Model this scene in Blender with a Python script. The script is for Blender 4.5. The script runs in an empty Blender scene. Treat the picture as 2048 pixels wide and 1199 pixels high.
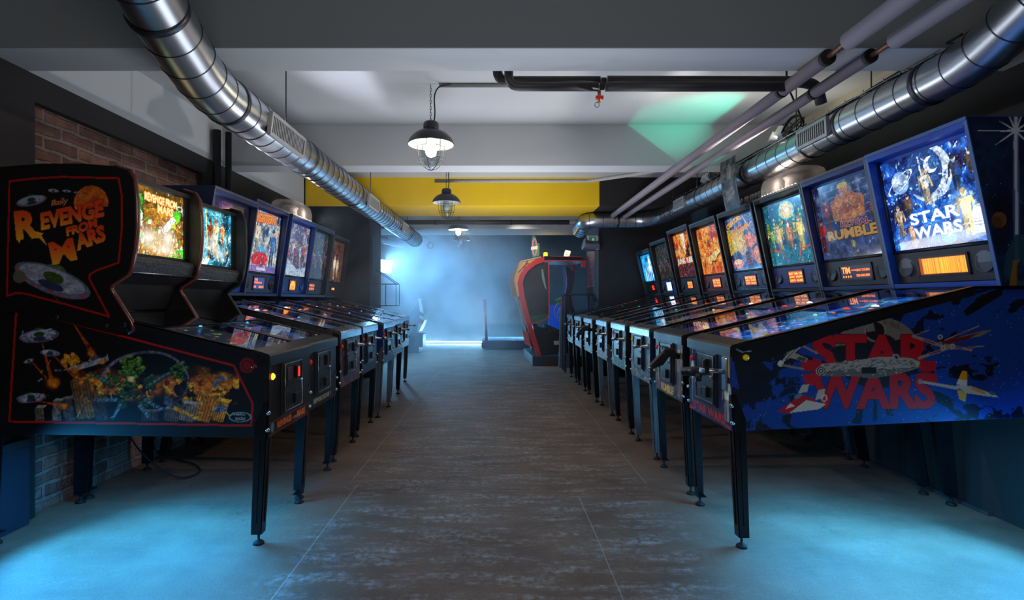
import bpy, bmesh, math, random
import numpy as np
from mathutils import Vector, Matrix

# ------------------------------------------------------------------ camera, world, lights, exposure
SC = bpy.context.scene
COL = SC.collection
H = 1.15
cam_d = bpy.data.cameras.new('camera')
cam_d.lens = 1090 / 2048 * 36.0
cam_d.sensor_width = 36.0
cam_d.shift_x = (1024 - 995) / 2048.0
cam_d.clip_start = 0.05
cam = bpy.data.objects.new('camera', cam_d)
cam.location = (0, 0, H)
cam.rotation_euler = (math.radians(90), 0, 0)
COL.objects.link(cam)
SC.camera = cam

SC.view_settings.view_transform = 'Standard'
SC.view_settings.look = 'None'
SC.view_settings.gamma = 1.0
SC.view_settings.use_curve_mapping = False
SC.view_settings.exposure = 0.0
SC.cycles.use_denoising = True
SC.cycles.max_bounces = 8
SC.cycles.diffuse_bounces = 3
SC.cycles.glossy_bounces = 4
SC.cycles.transmission_bounces = 4
SC.cycles.transparent_max_bounces = 16
SC.cycles.volume_bounces = 1
SC.cycles.sample_clamp_indirect = 4.0
SC.cycles.caustics_reflective = False
SC.cycles.caustics_refractive = False
SC.cycles.volume_step_rate = 1.0
SC.cycles.volume_max_steps = 64

world = bpy.data.worlds.new('world')
SC.world = world
world.use_nodes = True
world.node_tree.nodes['Background'].inputs[0].default_value = (0.35, 0.42, 0.5, 1)
world.node_tree.nodes['Background'].inputs[1].default_value = 0.05


def light(name, kind, loc, energy, color, target=None, size=0.2, size_y=None, spot=60, blend=0.6):
    d = bpy.data.lights.new(name, kind)
    d.energy = energy
    d.color = color
    if kind == 'AREA':
        d.size = size
        if size_y:
            d.shape = 'RECTANGLE'
            d.size_y = size_y
    elif kind == 'SPOT':
        d.spot_size = math.radians(spot)
        d.spot_blend = blend
        d.shadow_soft_size = size
    else:
        d.shadow_soft_size = size
    o = bpy.data.objects.new(name, d)
    o.location = loc
    if target is not None:
        v = Vector(target) - Vector(loc)
        o.rotation_euler = v.to_track_quat('-Z', 'Y').to_euler()
    COL.objects.link(o)
    return o


# low blue floor floods just outside the frame at the foot of each row
BL = (0.03, 0.40, 1.0)
# LED bars under the first cabinets throw the pools on the floor
light('under_cabinet_bar', 'AREA', (-1.62, 2.74, 0.47), 17, BL, (-1.62, 2.60, 0.0), 0.7, size_y=0.2)
light('under_cabinet_bar', 'AREA', (1.72, 2.72, 0.50), 17, (0.05, 0.45, 1.0), (1.72, 2.58, 0.0), 0.7, size_y=0.2)
light('leg_flood', 'SPOT', (-2.32, 2.50, 0.34), 75, BL, (-1.2, 2.44, 0.1), 0.03, spot=130, blend=1.0)
light('leg_flood', 'SPOT', (2.52, 2.46, 0.38), 75, (0.05, 0.45, 1.0), (1.3, 2.42, 0.1), 0.03, spot=130, blend=1.0)
light('floor_flood', 'SPOT', (-1.65, 1.50, 1.4), 330, BL, (-1.45, 1.88, 0.0), 0.12, spot=64, blend=1.0)
light('floor_flood', 'SPOT', (1.85, 1.50, 1.4), 330, (0.05, 0.45, 1.0), (1.65, 1.88, 0.0), 0.12, spot=64, blend=1.0)
light('wall_flood', 'SPOT', (-1.60, 1.80, 0.30), 7, BL, (-2.45, 2.70, 0.12), 0.05, spot=62, blend=1.0)
light('wall_flood', 'SPOT', (1.75, 2.0, 0.30), 40, (0.04, 0.45, 1.0), (2.64, 2.75, 0.30), 0.05, spot=66, blend=1.0)
# back room: blue floods in the smoke
light('smoke_flood', 'SPOT', (-2.35, 11.5, 1.95), 900, (0.20, 0.57, 1.0), (0.4, 10.6, 1.0), 0.2, spot=150, blend=1.0)
light('smoke_flood', 'AREA', (0.0, 14.1, 0.25), 50, (0.16, 0.54, 1.0), (0.0, 12.6, 1.4), 4.5, size_y=0.3)
light('back_room_light', 'AREA', (-1.0, 9.5, 2.68), 60, (0.3, 0.62, 1.0), (-0.5, 9.0, 0), 1.0, size_y=2.5)
# green wash on the ceiling of the first bay
light('green_wash', 'SPOT', (2.12, 3.8, 2.0), 60, (0.02, 1.0, 0.62), (1.62, 4.5, 2.70), 0.01, spot=48, blend=0.9)
# added fill without fixtures: spots over both rows brighten the bays between beams
light('bay_fill_spot', 'SPOT', (-1.95, 3.7, 1.97), 90, (0.84, 0.84, 1.0), (2.6, 3.6, 2.47), 0.03, spot=100, blend=0.8)
light('bay_fill_spot', 'SPOT', (2.06, 3.7, 2.02), 100, (1.0, 0.90, 0.82), (-2.4, 3.7, 2.50), 0.03, spot=90, blend=0.8)
light('bay_fill_spot', 'SPOT', (-1.98, 5.9, 1.98), 50, (0.72, 0.82, 1.0), (2.0, 5.9, 2.60), 0.03, spot=100, blend=0.8)
light('upper_wall_fill', 'AREA', (2.56, 4.1, 2.34), 5.0, (1.0, 0.93, 0.80), (2.58, 4.1, 2.7), 0.06, size_y=3.0)  # added unseen strips that brighten the upper walls
light('upper_wall_fill', 'AREA', (-2.41, 3.9, 1.84), 2.6, (0.85, 0.90, 1.0), (-2.38, 3.9, 2.7), 0.05, size_y=2.6)
light('aisle_ceiling_fill', 'AREA', (0.0, 3.2, 0.9), 17, (0.82, 0.88, 1.0), (0.0, 3.0, 2.7), 1.0, size_y=1.8)  # added unseen panels in the aisle, facing up to brighten the ceiling
light('aisle_ceiling_fill', 'AREA', (0.0, 5.8, 0.9), 44, (0.86, 0.90, 1.0), (0.0, 5.9, 2.7), 0.8, size_y=1.8)
light('ride_fill', 'SPOT', (0.1, 8.75, 2.55), 60, (1.0, 0.86, 0.76), (1.0, 9.7, 1.2), 0.05, spot=70, blend=1.0)  # added spot, no such lamp there, to brighten the dinosaur ride
light('room_fill', 'AREA', (0.0, -1.2, 2.3), 30, (1.0, 0.88, 0.78), (0.0, 3.2, 0.0), 1.6, size_y=0.8)  # added fill behind the camera, not a fixture of the hall


# ------------------------------------------------------------------ materials
def lin(c):
    c = [x / 255.0 for x in c[:3]]
    return tuple((x / 12.92) if x <= 0.04045 else ((x + 0.055) / 1.055) ** 2.4 for x in c)


_mats = {}


def nt_new(name):
    m = bpy.data.materials.new(name)
    m.use_nodes = True
    return m, m.node_tree, m.node_tree.nodes['Principled BSDF']


def mat(name, rgb, rough=0.5, metal=0.0, var=0.12, scale=8.0, bump=0.0, coat=0.0, emis=None, es=0.0, spec=0.5):
    """principled paint / metal with a little procedural tone and roughness variation"""
    if name in _mats:
        return _mats[name]
    m, nt, p = nt_new(name)
    c = lin(rgb)
    tc = nt.nodes.new('ShaderNodeTexCoord')
    nz = nt.nodes.new('ShaderNodeTexNoise')
    nz.inputs['Scale'].default_value = scale
    nz.inputs['Detail'].default_value = 4
    nt.links.new(tc.outputs['Object'], nz.inputs['Vector'])
    mx = nt.nodes.new('ShaderNodeMix')
    mx.data_type = 'RGBA'
    mx.inputs['A'].default_value = (c[0] * (1 - var), c[1] * (1 - var), c[2] * (1 - var), 1)
    mx.inputs['B'].default_value = (min(1, c[0] * (1 + var)), min(1, c[1] * (1 + var)), min(1, c[2] * (1 + var)), 1)
    nt.links.new(nz.outputs['Fac'], mx.inputs['Factor'])
    nt.links.new(mx.outputs['Result'], p.inputs['Base Color'])
    mr = nt.nodes.new('ShaderNodeMapRange')
    mr.inputs['To Min'].default_value = max(0.02, rough * 0.8)
    mr.inputs['To Max'].default_value = min(1, rough * 1.2)
    nt.links.new(nz.outputs['Fac'], mr.inputs['Value'])
    nt.links.new(mr.outputs['Result'], p.inputs['Roughness'])
    p.inputs['Metallic'].default_value = metal
    p.inputs['Coat Weight'].default_value = coat
    p.inputs['Specular IOR Level'].default_value = spec
    if bump:
        b = nt.nodes.new('ShaderNodeBump')
        b.inputs['Strength'].default_value = bump
        b.inputs['Distance'].default_value = 0.01
        nt.links.new(nz.outputs['Fac'], b.inputs['Height'])
        nt.links.new(b.outputs['Normal'], p.inputs['Normal'])
    if emis:
        p.inputs['Emission Color'].default_value = (*lin(emis), 1)
        p.inputs['Emission Strength'].default_value = es
    _mats[name] = m
    return m


def mat_art(name, es=0.0, rough=0.4, base=1.0, coat=0.0, spec=0.5):
    """printed artwork: colours are stored with the mesh; es > 0 for backlit glass, screens and glow given to unlit glass"""
    if name in _mats:
        return _mats[name]
    m, nt, p = nt_new(name)
    a = nt.nodes.new('ShaderNodeAttribute')
    a.attribute_name = 'print'
    if base > 0:
        nt.links.new(a.outputs['Color'], p.inputs['Base Color'])
    else:
        p.inputs['Base Color'].default_value = (0.01, 0.01, 0.01, 1)
    p.inputs['Roughness'].default_value = rough
    p.inputs['Coat Weight'].default_value = coat
    p.inputs['Specular IOR Level'].default_value = spec
    if es:
        nt.links.new(a.outputs['Color'], p.inputs['Emission Color'])
        p.inputs['Emission Strength'].default_value = es
    _mats[name] = m
    return m


def mat_emit(name, rgb, s):
    if name in _mats:
        return _mats[name]
    m, nt, p = nt_new(name)
    p.inputs['Base Color'].default_value = (*lin(rgb), 1)
    p.inputs['Emission Color'].default_value = (*lin(rgb), 1)
    p.inputs['Emission Strength'].default_value = s
    _mats[name] = m
    return m


def mat_glass(name, tint=(235, 245, 250), boost=1.0, rough=0.02, ior=1.5):
    """thin pane: fresnel reflection over clear transmission"""
    if name in _mats:
        return _mats[name]
    m = bpy.data.materials.new(name)
    m.use_nodes = True
    nt = m.node_tree
    nt.nodes.clear()
    out = nt.nodes.new('ShaderNodeOutputMaterial')
    mix = nt.nodes.new('ShaderNodeMixShader')
    tr = nt.nodes.new('ShaderNodeBsdfTransparent')
    tr.inputs[0].default_value = (*lin(tint), 1)
    gl = nt.nodes.new('ShaderNodeBsdfGlossy')
    gl.inputs['Roughness'].default_value = rough
    fr = nt.nodes.new('ShaderNodeFresnel')
    fr.inputs['IOR'].default_value = ior
    mu = nt.nodes.new('ShaderNodeMath')
    mu.operation = 'MULTIPLY'
    mu.use_clamp = True
    mu.inputs[1].default_value = boost
    ge = nt.nodes.new('ShaderNodeNewGeometry')
    fo = nt.nodes.new('ShaderNodeMath')          # the far face of the thin pane only lets light through
    fo.operation = 'SUBTRACT'
    fo.inputs[0].default_value = 1.0
    nt.links.new(ge.outputs['Backfacing'], fo.inputs[1])
    m2 = nt.nodes.new('ShaderNodeMath')
    m2.operation = 'MULTIPLY'
    nt.links.new(fr.outputs[0], mu.inputs[0])
    nt.links.new(mu.outputs[0], m2.inputs[0])
    nt.links.new(fo.outputs[0], m2.inputs[1])
    nt.links.new(m2.outputs[0], mix.inputs[0])
    nt.links.new(tr.outputs[0], mix.inputs[1])
    nt.links.new(gl.outputs[0], mix.inputs[2])
    nt.links.new(mix.outputs[0], out.inputs[0])
    _mats[name] = m
    return m


BLACK = mat('black_satin_paint', (20, 20, 22), 0.38, var=0.2)
CABBLK = mat('black_cabinet', (13, 13, 14), 0.45, var=0.2)
DARK = mat('dark_plastic', (26, 28, 32), 0.35)
STEEL = mat('brushed_steel', (170, 174, 180), 0.28, 1.0, var=0.1, scale=20)
CHROME = mat('chrome', (215, 218, 222), 0.14, 1.0, var=0.05)
LEGBLK = mat('black_leg_steel', (34, 36, 40), 0.3, 0.6, var=0.2, scale=14)
LEGCHR = mat('worn_chrome_leg', (150, 160, 170), 0.3, 0.9, var=0.25, scale=14)
RUBBER = mat('black_rubber', (14, 14, 14), 0.7)
GALV = mat('galvanised_duct', (182, 186, 190), 0.30, 1.0, var=0.08, scale=4)
SEAM = mat('duct_seam', (70, 72, 76), 0.4, 0.9)
PANE = mat_glass('playfield_glass', (235, 242, 248), 1.05, 0.015)
CLEAR = mat_glass('clear_glass', (225, 232, 235), 1.0, 0.05)
FROST = mat('clear_plastic_dome', (235, 225, 215), 0.6, var=0.05, spec=0.2)
FROST.node_tree.nodes['Principled BSDF'].inputs['Alpha'].default_value = 0.22
WHITEP = mat('white_plaster', (186, 190, 192), 0.85, var=0.10, scale=2.2, bump=0.25)
GREYP = mat('grey_paint', (120, 128, 134), 0.85, var=0.08, scale=2.0, bump=0.2)
WALLBLK = mat('black_wall_paint', (34, 31, 30), 0.75, var=0.25, scale=3.0, bump=0.3)
CREAM = mat('cream_plaster', (190, 182, 160), 0.85, var=0.10, scale=2.5, bump=0.25)
YELLOW = mat('yellow_paint', (250, 200, 0), 0.7, var=0.10, scale=2.0, bump=0.2)
PIPEGREY = mat('grey_pipe_insulation', (128, 120, 128), 0.6, var=0.1, scale=6)
PIPEDARK = mat('dark_painted_pipe', (52, 50, 52), 0.5, 0.2, var=0.35, scale=7)
COPPER = mat('bare_copper', (120, 84, 66), 0.45, 0.7, var=0.3, scale=20)
BOARD = mat('navy_board', (30, 46, 60), 0.4, var=0.2, scale=3)
REDBTN = mat('red_button', (190, 30, 26), 0.3, emis=(200, 20, 20), es=0.15)
YELBTN = mat('yellow_button', (214, 180, 20), 0.35, emis=(214, 180, 20), es=0.1)
REDLED = mat_emit('red_light', (255, 40, 20), 2.2)
AMBER = mat_emit('amber_light', (255, 150, 40), 3.0)
GREENLED = mat_emit('green_light', (40, 255, 150), 3.0)
WHITELED = mat_emit('white_light', (255, 240, 220), 6.0)
BLUELED = mat_emit('blue_light', (60, 160, 255), 4.0)


# ------------------------------------------------------------------ mesh helpers
class MB:
    def __init__(self):
        self.bm = bmesh.new()
        self.mi = 0

    def _f(self, vs):
        try:
            f = self.bm.faces.new(vs)
            f.material_index = self.mi
            return f
        except ValueError:
            return None

    def box(self, x0, x1, y0, y1, z0, z1, bev=0.0):
        r = bmesh.ops.create_cube(self.bm, size=1.0)
        vs = r['verts']
        for v in vs:
            v.co = Vector(((x0 + x1) / 2 + v.co.x * (x1 - x0), (y0 + y1) / 2 + v.co.y * (y1 - y0), (z0 + z1) / 2 + v.co.z * (z1 - z0)))
        fs = set(f for v in vs for f in v.link_faces)
        for f in fs:
            f.material_index = self.mi
        if bev:
            es = list(set(e for v in vs for e in v.link_edges))
            r = bmesh.ops.bevel(self.bm, geom=es, offset=bev, segments=2, affect='EDGES', profile=0.5)
            for f in r['faces']:
                f.material_index = self.mi
        return self

    def prism(self, pts, a, b, axis='x', bev=0.0):
        """extrude a 2D outline between a and b along axis. x: pts=(y,z); y: pts=(x,z); z: pts=(x,y)"""
        def P(p, t):
            return {'x': (t, p[0], p[1]), 'y': (p[0], t, p[1]), 'z': (p[0], p[1], t)}[axis]
        A = [self.bm.verts.new(P(p, a)) for p in pts]
        B = [self.bm.verts.new(P(p, b)) for p in pts]
        fs = [self._f(A), self._f(list(reversed(B)))]
        n = len(pts)
        for i in range(n):
            fs.append(self._f([A[i], B[i], B[(i + 1) % n], A[(i + 1) % n]]))
        if bev:
            es = list(set(e for v in A + B for e in v.link_edges))
            bmesh.ops.bevel(self.bm, geom=es, offset=bev, segments=2, affect='EDGES', profile=0.5)
        return self

    def plate(self, quad, t):
        """a slab: four corner points and a thickness vector"""
        t = Vector(t)
        A = [self.bm.verts.new(Vector(q)) for q in quad]
        B = [self.bm.verts.new(Vector(q) + t) for q in quad]
        self._f(A)
        self._f(list(reversed(B)))
        n = len(quad)
        for i in range(n):
            self._f([A[i], B[i], B[(i + 1) % n], A[(i + 1) % n]])
        return self

    def tube(self, pts, r, seg=12, cap=True, closed=False, smooth=True):
        P = [Vector(p) for p in pts]
        n = len(P)
        rr = r if isinstance(r, (list, tuple)) else [r] * n
        tang = []
        for i in range(n):
            if closed:
                t = (P[(i + 1) % n] - P[i - 1])
            elif i == 0:
                t = P[1] - P[0]
            elif i == n - 1:
                t = P[-1] - P[-2]
            else:
                t = (P[i + 1] - P[i]).normalized() + (P[i] - P[i - 1]).normalized()
            tang.append(t.normalized())
        t0 = tang[0]
        up = Vector((0, 0, 1)) if abs(t0.z) < 0.9 else Vector((1, 0, 0))
        nrm = t0.cross(up).normalized()
        rings = []
        for i in range(n):
            t = tang[i]
            nrm = (nrm - t * nrm.dot(t)).normalized()
            bn = t.cross(nrm)
            rings.append([self.bm.verts.new(P[i] + (nrm * math.cos(2 * math.pi * k / seg) + bn * math.sin(2 * math.pi * k / seg)) * rr[i]) for k in range(seg)])
        m = n if closed else n - 1
        for i in range(m):
            a, b = rings[i], rings[(i + 1) % n]
            for k in range(seg):
                f = self._f([a[k], a[(k + 1) % seg], b[(k + 1) % seg], b[k]])
                if f and smooth:
                    f.smooth = True
        if cap and not closed:
            self._f(list(reversed(rings[0])))
            self._f(rings[-1])
        return self

    def lathe(self, prof, c=(0, 0, 0), axis='z', seg=24, cap=True):
        """prof: list of (radius, height)"""
        def P(r, h, a):
            x, y = r * math.cos(a), r * math.sin(a)
            return {'z': (c[0] + x, c[1] + y, c[2] + h), 'y': (c[0] + x, c[1] + h, c[2] + y), 'x': (c[0] + h, c[1] + x, c[2] + y)}[axis]
        rings = []
        for r, h in prof:
            rings.append([self.bm.verts.new(P(max(r, 1e-4), h, 2 * math.pi * k / seg)) for k in range(seg)])
        for a, b in zip(rings[:-1], rings[1:]):
            for k in range(seg):
                f = self._f([a[k], a[(k + 1) % seg], b[(k + 1) % seg], b[k]])
                if f:
                    f.smooth = True
        if cap:
            self._f(list(reversed(rings[0])))
            self._f(rings[-1])
        return self

    def build(self, name, m, parent=None, smooth_angle=None):
        bmesh.ops.recalc_face_normals(self.bm, faces=self.bm.faces[:])
        me = bpy.data.meshes.new(name)
        self.bm.to_mesh(me)
        self.bm.free()
        for x in (m if isinstance(m, (list, tuple)) else [m]):
            me.materials.append(x)
        o = bpy.data.objects.new(name, me)
        COL.objects.link(o)
        if parent is not None:
            o.parent = parent
        return o


def tag(o, label=None, cat=None, group=None, kind=None):
    if label:
        o['label'] = label
    if cat:
        o['category'] = cat
    if group:
        o['group'] = group
    if kind:
        o['kind'] = kind
    return o


def thing(name, label, cat, loc=(0, 0, 0), rz=0.0, group=None):
    o = bpy.data.objects.new(name, None)
    o.empty_display_size = 0.1
    o.location = loc
    o.rotation_euler = (0, 0, rz)
    COL.objects.link(o)
    return tag(o, label, cat, group)


def struct(o):
    o['kind'] = 'structure'
    return o


# ------------------------------------------------------------------ printed artwork
_glyphs = {}


def glyph_tris(s, bold=0.0):
    key = (s, bold)
    if key in _glyphs:
        return _glyphs[key]
    cu = bpy.data.curves.new('tmp_text', 'FONT')
    cu.body = s
    cu.size = 1.0
    cu.offset = bold
    cu.resolution_u = 3
    ob = bpy.data.objects.new('tmp_text', cu)
    COL.objects.link(ob)
    dg = bpy.context.evaluated_depsgraph_get()
    me = bpy.data.meshes.new_from_object(ob.evaluated_get(dg))
    me.calc_loop_triangles()
    v = np.array([(a.co.x, a.co.y) for a in me.vertices], dtype=float).reshape(-1, 2)
    t = np.array([tuple(a.vertices) for a in me.loop_triangles], dtype=int).reshape(-1, 3)
    bpy.data.objects.remove(ob)
    bpy.data.curves.remove(cu)
    bpy.data.meshes.remove(me)
    if len(v):
        v = v - v.min(axis=0)
    _glyphs[key] = (v, t)
    return _glyphs[key]


class Canvas:
    """a small painter; s runs to the viewer's right and t upwards, both in metres"""

    def __init__(self, w, h, px, bg=(0, 0, 0), seed=1):
        self.w, self.h, self.px = w, h, px
        self.nx, self.ny = max(2, int(w / px)) + 1, max(2, int(h / px)) + 1
        self.S, self.T = np.meshgrid(np.linspace(0, w, self.nx), np.linspace(0, h, self.ny))
        self.c = np.zeros((self.ny, self.nx, 3))
        self.c[:] = np.array(bg, float) / 255
        self.r = np.random.RandomState(seed)
        self.rn = random.Random(seed)
        self.defer = None

    def put(self, mask, col, a=1.0):
        if callable(col):
            C = col(self.S, self.T)
        else:
            C = np.array(col, float) / 255
            C = np.broadcast_to(C, self.c.shape)
        m = (mask * a)[..., None]
        self.c = self.c * (1 - m) + C * m
        return self

    def noise(self, cell, seed=0, octv=3):
        out = np.zeros_like(self.S)
        amp, tot = 1.0, 0.0
        rs = np.random.RandomState(seed + 11)
        for o in range(octv):
            gx, gy = int(self.w / cell) + 3, int(self.h / cell) + 3
            g = rs.rand(gy, gx)
            fx, fy = self.S / cell, self.T / cell
            ix, iy = fx.astype(int), fy.astype(int)
            ux, uy = fx - ix, fy - iy
            ux, uy = ux * ux * (3 - 2 * ux), uy * uy * (3 - 2 * uy)
            v = (g[iy, ix] * (1 - ux) + g[iy, ix + 1] * ux) * (1 - uy) + (g[iy + 1, ix] * (1 - ux) + g[iy + 1, ix + 1] * ux) * uy
            out += v * amp
            tot += amp
            amp *= 0.55
            cell *= 0.5
        return out / tot

    def poly_mask(self, pts):
        m = np.zeros(self.S.shape, bool)
        n = len(pts)
        j = n - 1
        for i in range(n):
            xi, yi = pts[i]
            xj, yj = pts[j]
            if yi != yj:
                cond = ((yi > self.T) != (yj > self.T)) & (self.S < (xj - xi) * (self.T - yi) / (yj - yi) + xi)
                m ^= cond
            j = i
        return m.astype(float)

    def poly(self, pts, col, a=1.0):
        return self.put(self.poly_mask(pts), col, a)

    def ell(self, cx, cy, rx, ry, col, a=1.0, rot=0.0, soft=0.0):
        dx, dy = self.S - cx, self.T - cy
        c, s = math.cos(rot), math.sin(rot)
        u, v = (dx * c + dy * s) / rx, (-dx * s + dy * c) / ry
        d = np.sqrt(u * u + v * v)
        m = (d < 1).astype(float) if not soft else np.clip((1 - d) / soft, 0, 1)
        return self.put(m, col, a)

    def ring(self, cx, cy, rx, ry, th, col, a=1.0, rot=0.0):
        dx, dy = self.S - cx, self.T - cy
        c, s = math.cos(rot), math.sin(rot)
        d = np.sqrt(((dx * c + dy * s) / rx) ** 2 + ((-dx * s + dy * c) / ry) ** 2)
        return self.put((np.abs(d - 1) < th / max(rx, ry)).astype(float), col, a)

    def line(self, p, q, w, col, a=1.0, w2=None):
        p, q = np.array(p, float), np.array(q, float)
        d = q - p
        L = max(1e-9, (d ** 2).sum())
        t = np.clip(((self.S - p[0]) * d[0] + (self.T - p[1]) * d[1]) / L, 0, 1)
        dist = np.hypot(self.S - p[0] - t * d[0], self.T - p[1] - t * d[1])
        ww = w / 2 + (0 if w2 is None else (w2 / 2 - w / 2) * t)
        return self.put((dist < ww).astype(float), col, a)

    def path(self, pts, w, col, closed=False, a=1.0):
        pp = list(pts) + ([pts[0]] if closed else [])
        for p, q in zip(pp[:-1], pp[1:]):
            self.line(p, q, w, col, a)
        return self

    def stars(self, n, col=(235, 240, 255), size=1, region=None):
        for _ in range(n):
            i, j = self.rn.randrange(self.ny), self.rn.randrange(self.nx)
            b = self.rn.random() ** 2
            self.c[i, j] = self.c[i, j] * (1 - b) + np.array(col) / 255 * b
            if size > 1 and b > 0.85:
                for di, dj in ((0, 1), (1, 0), (0, -1), (-1, 0)):
                    ii, jj = min(max(i + di, 0), self.ny - 1), min(max(j + dj, 0), self.nx - 1)
                    self.c[ii, jj] = self.c[ii, jj] * 0.5 + np.array(col) / 255 * 0.5
        return self

    def text(self, s, x, y, h, col, w=None, bold=0.03, shear=0.0, rot=0.0, a=1.0, outline=None, ow=0.004, arc=0.0):
        if self.defer is not None:
            self.defer.append(lambda: self.text(s, x, y, h, col, w, bold, shear, rot, a, outline, ow, arc))
            return self
        v, t = glyph_tris(s, bold)
        if not len(v):
            return self
        hh = v[:, 1].max()
        sc = h / hh
        sx = sc if w is None else w / v[:, 0].max()
        X = v[:, 0] * sx + v[:, 1] * sc * shear
        Y = v[:, 1] * sc
        if arc:
            ww = max(X.max(), 1e-6)
            Y = Y + arc * (1 - ((X / ww) * 2 - 1) ** 2)
        c, sn = math.cos(rot), math.sin(rot)
        Xr, Yr = x + X * c - Y * sn, y + X * sn + Y * c
        m = np.zeros(self.S.shape, bool)
        dx, dy = self.w / (self.nx - 1), self.h / (self.ny - 1)
        for a_, b_, c_ in t:
            xs, ys = Xr[[a_, b_, c_]], Yr[[a_, b_, c_]]
            i0, i1 = max(0, int(ys.min() / dy)), min(self.ny, int(ys.max() / dy) + 2)
            j0, j1 = max(0, int(xs.min() / dx)), min(self.nx, int(xs.max() / dx) + 2)
            if i0 >= i1 or j0 >= j1:
                continue
            S, T = self.S[i0:i1, j0:j1], self.T[i0:i1, j0:j1]
            d = (ys[1] - ys[2]) * (xs[0] - xs[2]) + (xs[2] - xs[1]) * (ys[0] - ys[2])
            if abs(d) < 1e-14:
                continue
            l1 = ((ys[1] - ys[2]) * (S - xs[2]) + (xs[2] - xs[1]) * (T - ys[2])) / d
            l2 = ((ys[2] - ys[0]) * (S - xs[2]) + (xs[0] - xs[2]) * (T - ys[2])) / d
            e = -1e-6
            m[i0:i1, j0:j1] |= (l1 >= e) & (l2 >= e) & (1 - l1 - l2 >= e)
        if outline is not None:
            k = max(1, int(round(ow / self.px)))
            mo = m.copy()
            for di in range(-k, k + 1):
                for dj in range(-k, k + 1):
                    if di * di + dj * dj <= k * k + 0.5:
                        mo |= np.roll(np.roll(m, di, 0), dj, 1)
            self.put(mo.astype(float), outline, a)
        return self.put(m.astype(float), col, a)

    def mesh(self, name, O, Sv, Tv, m, parent=None, clip=None, thick=0.0015):
        """hang the print on a plane: O + s*Sv + t*Tv (unit vectors)"""
        O, Sv, Tv = np.array(O, float), np.array(Sv, float), np.array(Tv, float)
        V = O + self.S[..., None] * Sv + self.T[..., None] * Tv
        V = V.reshape(-1, 3)
        nx, ny = self.nx, self.ny
        idx = np.arange(nx * ny).reshape(ny, nx)
        q = np.stack([idx[:-1, :-1], idx[:-1, 1:], idx[1:, 1:], idx[1:, :-1]], -1).reshape(-1, 4)
        if clip is not None:
            pm = self.poly_mask(clip).reshape(-1) > 0.5
            q = q[pm[q].all(axis=1)]
        used = np.unique(q)
        rem = -np.ones(nx * ny, int)
        rem[used] = np.arange(len(used))
        V = V[used]
        q = rem[q]
        me = bpy.data.meshes.new(name)
        me.vertices.add(len(V))
        me.vertices.foreach_set('co', V.reshape(-1))
        me.loops.add(len(q) * 4)
        me.loops.foreach_set('vertex_index', q.reshape(-1).astype(np.int32))
        me.polygons.add(len(q))
        me.polygons.foreach_set('loop_start', np.arange(0, len(q) * 4, 4, dtype=np.int32))
        me.update(calc_edges=True)
        ca = me.color_attributes.new('print', 'FLOAT_COLOR', 'POINT')
        c = np.clip(self.c.reshape(-1, 3)[used], 0, 1)
        l = np.where(c <= 0.04045, c / 12.92, ((c + 0.055) / 1.055) ** 2.4)
        rgba = np.concatenate([l, np.ones((len(l), 1))], 1).astype(np.float32)
        ca.data.foreach_set('color', rgba.reshape(-1))
        me.materials.append(m)
        o = bpy.data.objects.new(name, me)
        COL.objects.link(o)
        if parent is not None:
            o.parent = parent
        return o


PRINT = mat_art('printed_side_art', 0.0, 0.42)
PRINT_OFF = mat_art('unlit_print', 0.0, 0.5)


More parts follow.
